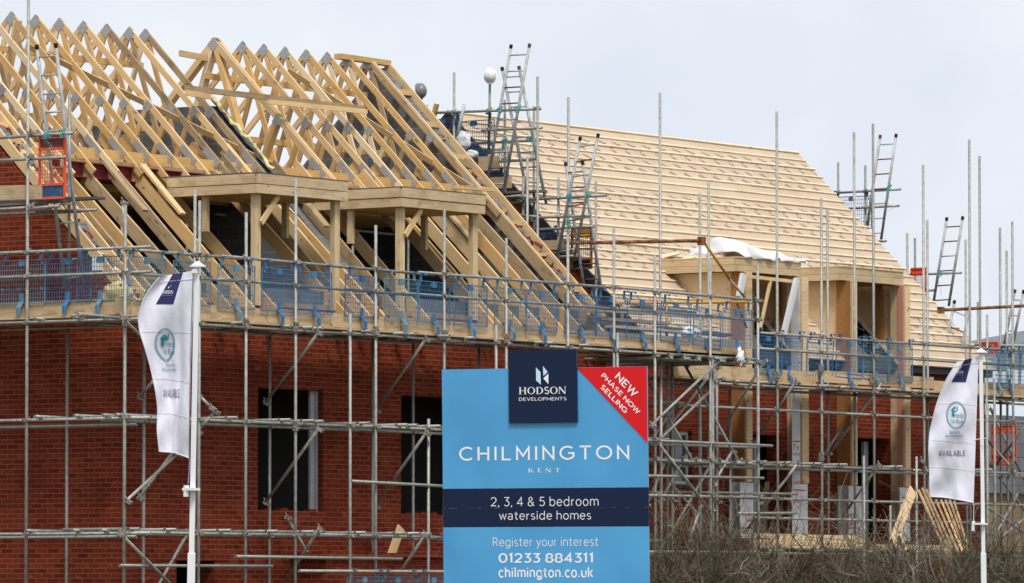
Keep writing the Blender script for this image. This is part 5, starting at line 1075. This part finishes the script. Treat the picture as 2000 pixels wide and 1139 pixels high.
# ================================================================== house wrap writing
def wall_text(body, box, y, m_, off=0.0, parent=None):
    V, F = text_mesh(body, off); P = [Y(x, z, y) for x, z in fit(V, box[0], box[3], box[2], box[1])]
    me = bpy.data.meshes.new('wrap_print'); me.from_pydata([tuple(p) for p in P], [], F); me.materials.append(m_); link('wrap_print', me, parent or hB)
yw = 1.174
fb = MB(); x0, x1 = Y(1546, 900, 1.19).x, Y(1576, 900, 1.19).x; fb.box((x0, 1.176, 2.7), (x1, 1.179, 3.71)); fb.box((x0, 1.176, 3.715), (Y(1562, 900, 1.19).x, 1.179, 5.4)); fb.build('house_wrap_strip', TY, hB)
for body, box, off in (('Ty', (1549, 868, 1560, 880), .02), ('HOU', (1550, 884, 1562, 890), .03), ('DUPONT', (1550, 938, 1573, 947), .03), ('EWRAP', (1548, 977, 1568, 984), .03)): wall_text(body, box, yw, REDINK, off)
for z, px0, px1 in ((862, 1549, 1562), (957, 1549, 1574)): b = MB(); a, c = Y(px0, z, yw), Y(px1, z, yw); b.box((a.x, yw-.001, a.z-.012), (c.x, yw+.001, a.z+.012)); b.build('wrap_print', REDINK, hB)
for pa, pb in ((1656, 1680), (1756, 1776), (1444, 1470)): fb = MB(); fb.box((Y(pa, 900, 1.19).x, 1.176, 2.72), (Y(pb, 900, 1.19).x, 1.179, 3.70)); fb.build('house_wrap_strip', TY, hB)
for body, box, off in (('HOUS', (1658, 1003, 1675, 1009), .03), ('Tyvek', (1656, 1017, 1678, 1026), .03), ('HOUSE', (1450, 1003, 1468, 1008), .03), ('vek', (1458, 1012, 1469, 1021), .02)): wall_text(body, box, yw, REDINK, off)
for px0, px1, z in ((1640, 1678, 1031), (1446, 1468, 1031), (1760, 1774, 972)):
    b = MB(); a, c = Y(px0, z, yw), Y(px1, z, yw); b.box((max(a.x, Y(1444, 900, 1.19).x), yw-.001, a.z-.012), (c.x, yw+.001, a.z+.012)); b.build('wrap_print', REDINK, hB)

# ================================================================== HEDGE
HD = 81.5
def hp(px, d): p = CAM+Fh*d+Rt*((px-1000)/FPX*d); p.z = 0; return p
hedge = thing('hedge', 'tangled bare brown winter hedge with a few green leaves along the bottom right', 'hedge', hp(1640, HD))
rnd = random.Random(5); b = MB(); lf = MB()
def twig(p, d, ln, r, depth_):
    pts = [p.copy()]; n = 5 if depth_ else 8
    for k in range(n):
        d = (d+Vector((rnd.gauss(0, .22), rnd.gauss(0, .22), rnd.gauss(.02, .16)))).normalized(); p = p+d*ln/n; pts.append(p.copy())
    b.path(pts, r, r*.45, 3)
    if depth_ < 2:
        for _ in range(4 if depth_ == 0 else 2):
            k = rnd.randint(2, n-1); dd = (d*.5+Vector((rnd.gauss(0, .7), rnd.gauss(0, .7), rnd.gauss(.3, .5)))).normalized(); twig(pts[k], dd, ln*rnd.uniform(.3, .55), r*.62, depth_+1)
    elif rnd.random() < .16:
        for q in pts[2:]:
            if q.z < 2.75:
                a = Vector((rnd.gauss(0, 1), rnd.gauss(0, 1), rnd.gauss(0, 1))).normalized()*.022; c = a.orthogonal().normalized()*.016; lf.quad(q-a, q+c, q+a, q-c)
for i in range(820):
    px = rnd.uniform(1225, 2060); d = HD+rnd.uniform(-.7, .9); top = 2.3+(.3 if px < 1470 else 0)+.35*noise.noise((px*.012, 0, 1))+.25*noise.noise((px*.05, 3, 1))
    if rnd.random() < .16: top += rnd.uniform(.2, .8)
    p = hp(px, d); p.z = rnd.uniform(0, .5) if i % 3 else rnd.uniform(.8, 1.5); twig(p, Vector((rnd.gauss(0, .3), rnd.gauss(0, .3), 1)).normalized(), max(.5, top-p.z), rnd.uniform(.0045, .0105)*(2.1 if rnd.random() < .12 else 1), 0)
b.build('branches', TWIG, hedge); lf.build('leaves', LEAF, hedge)
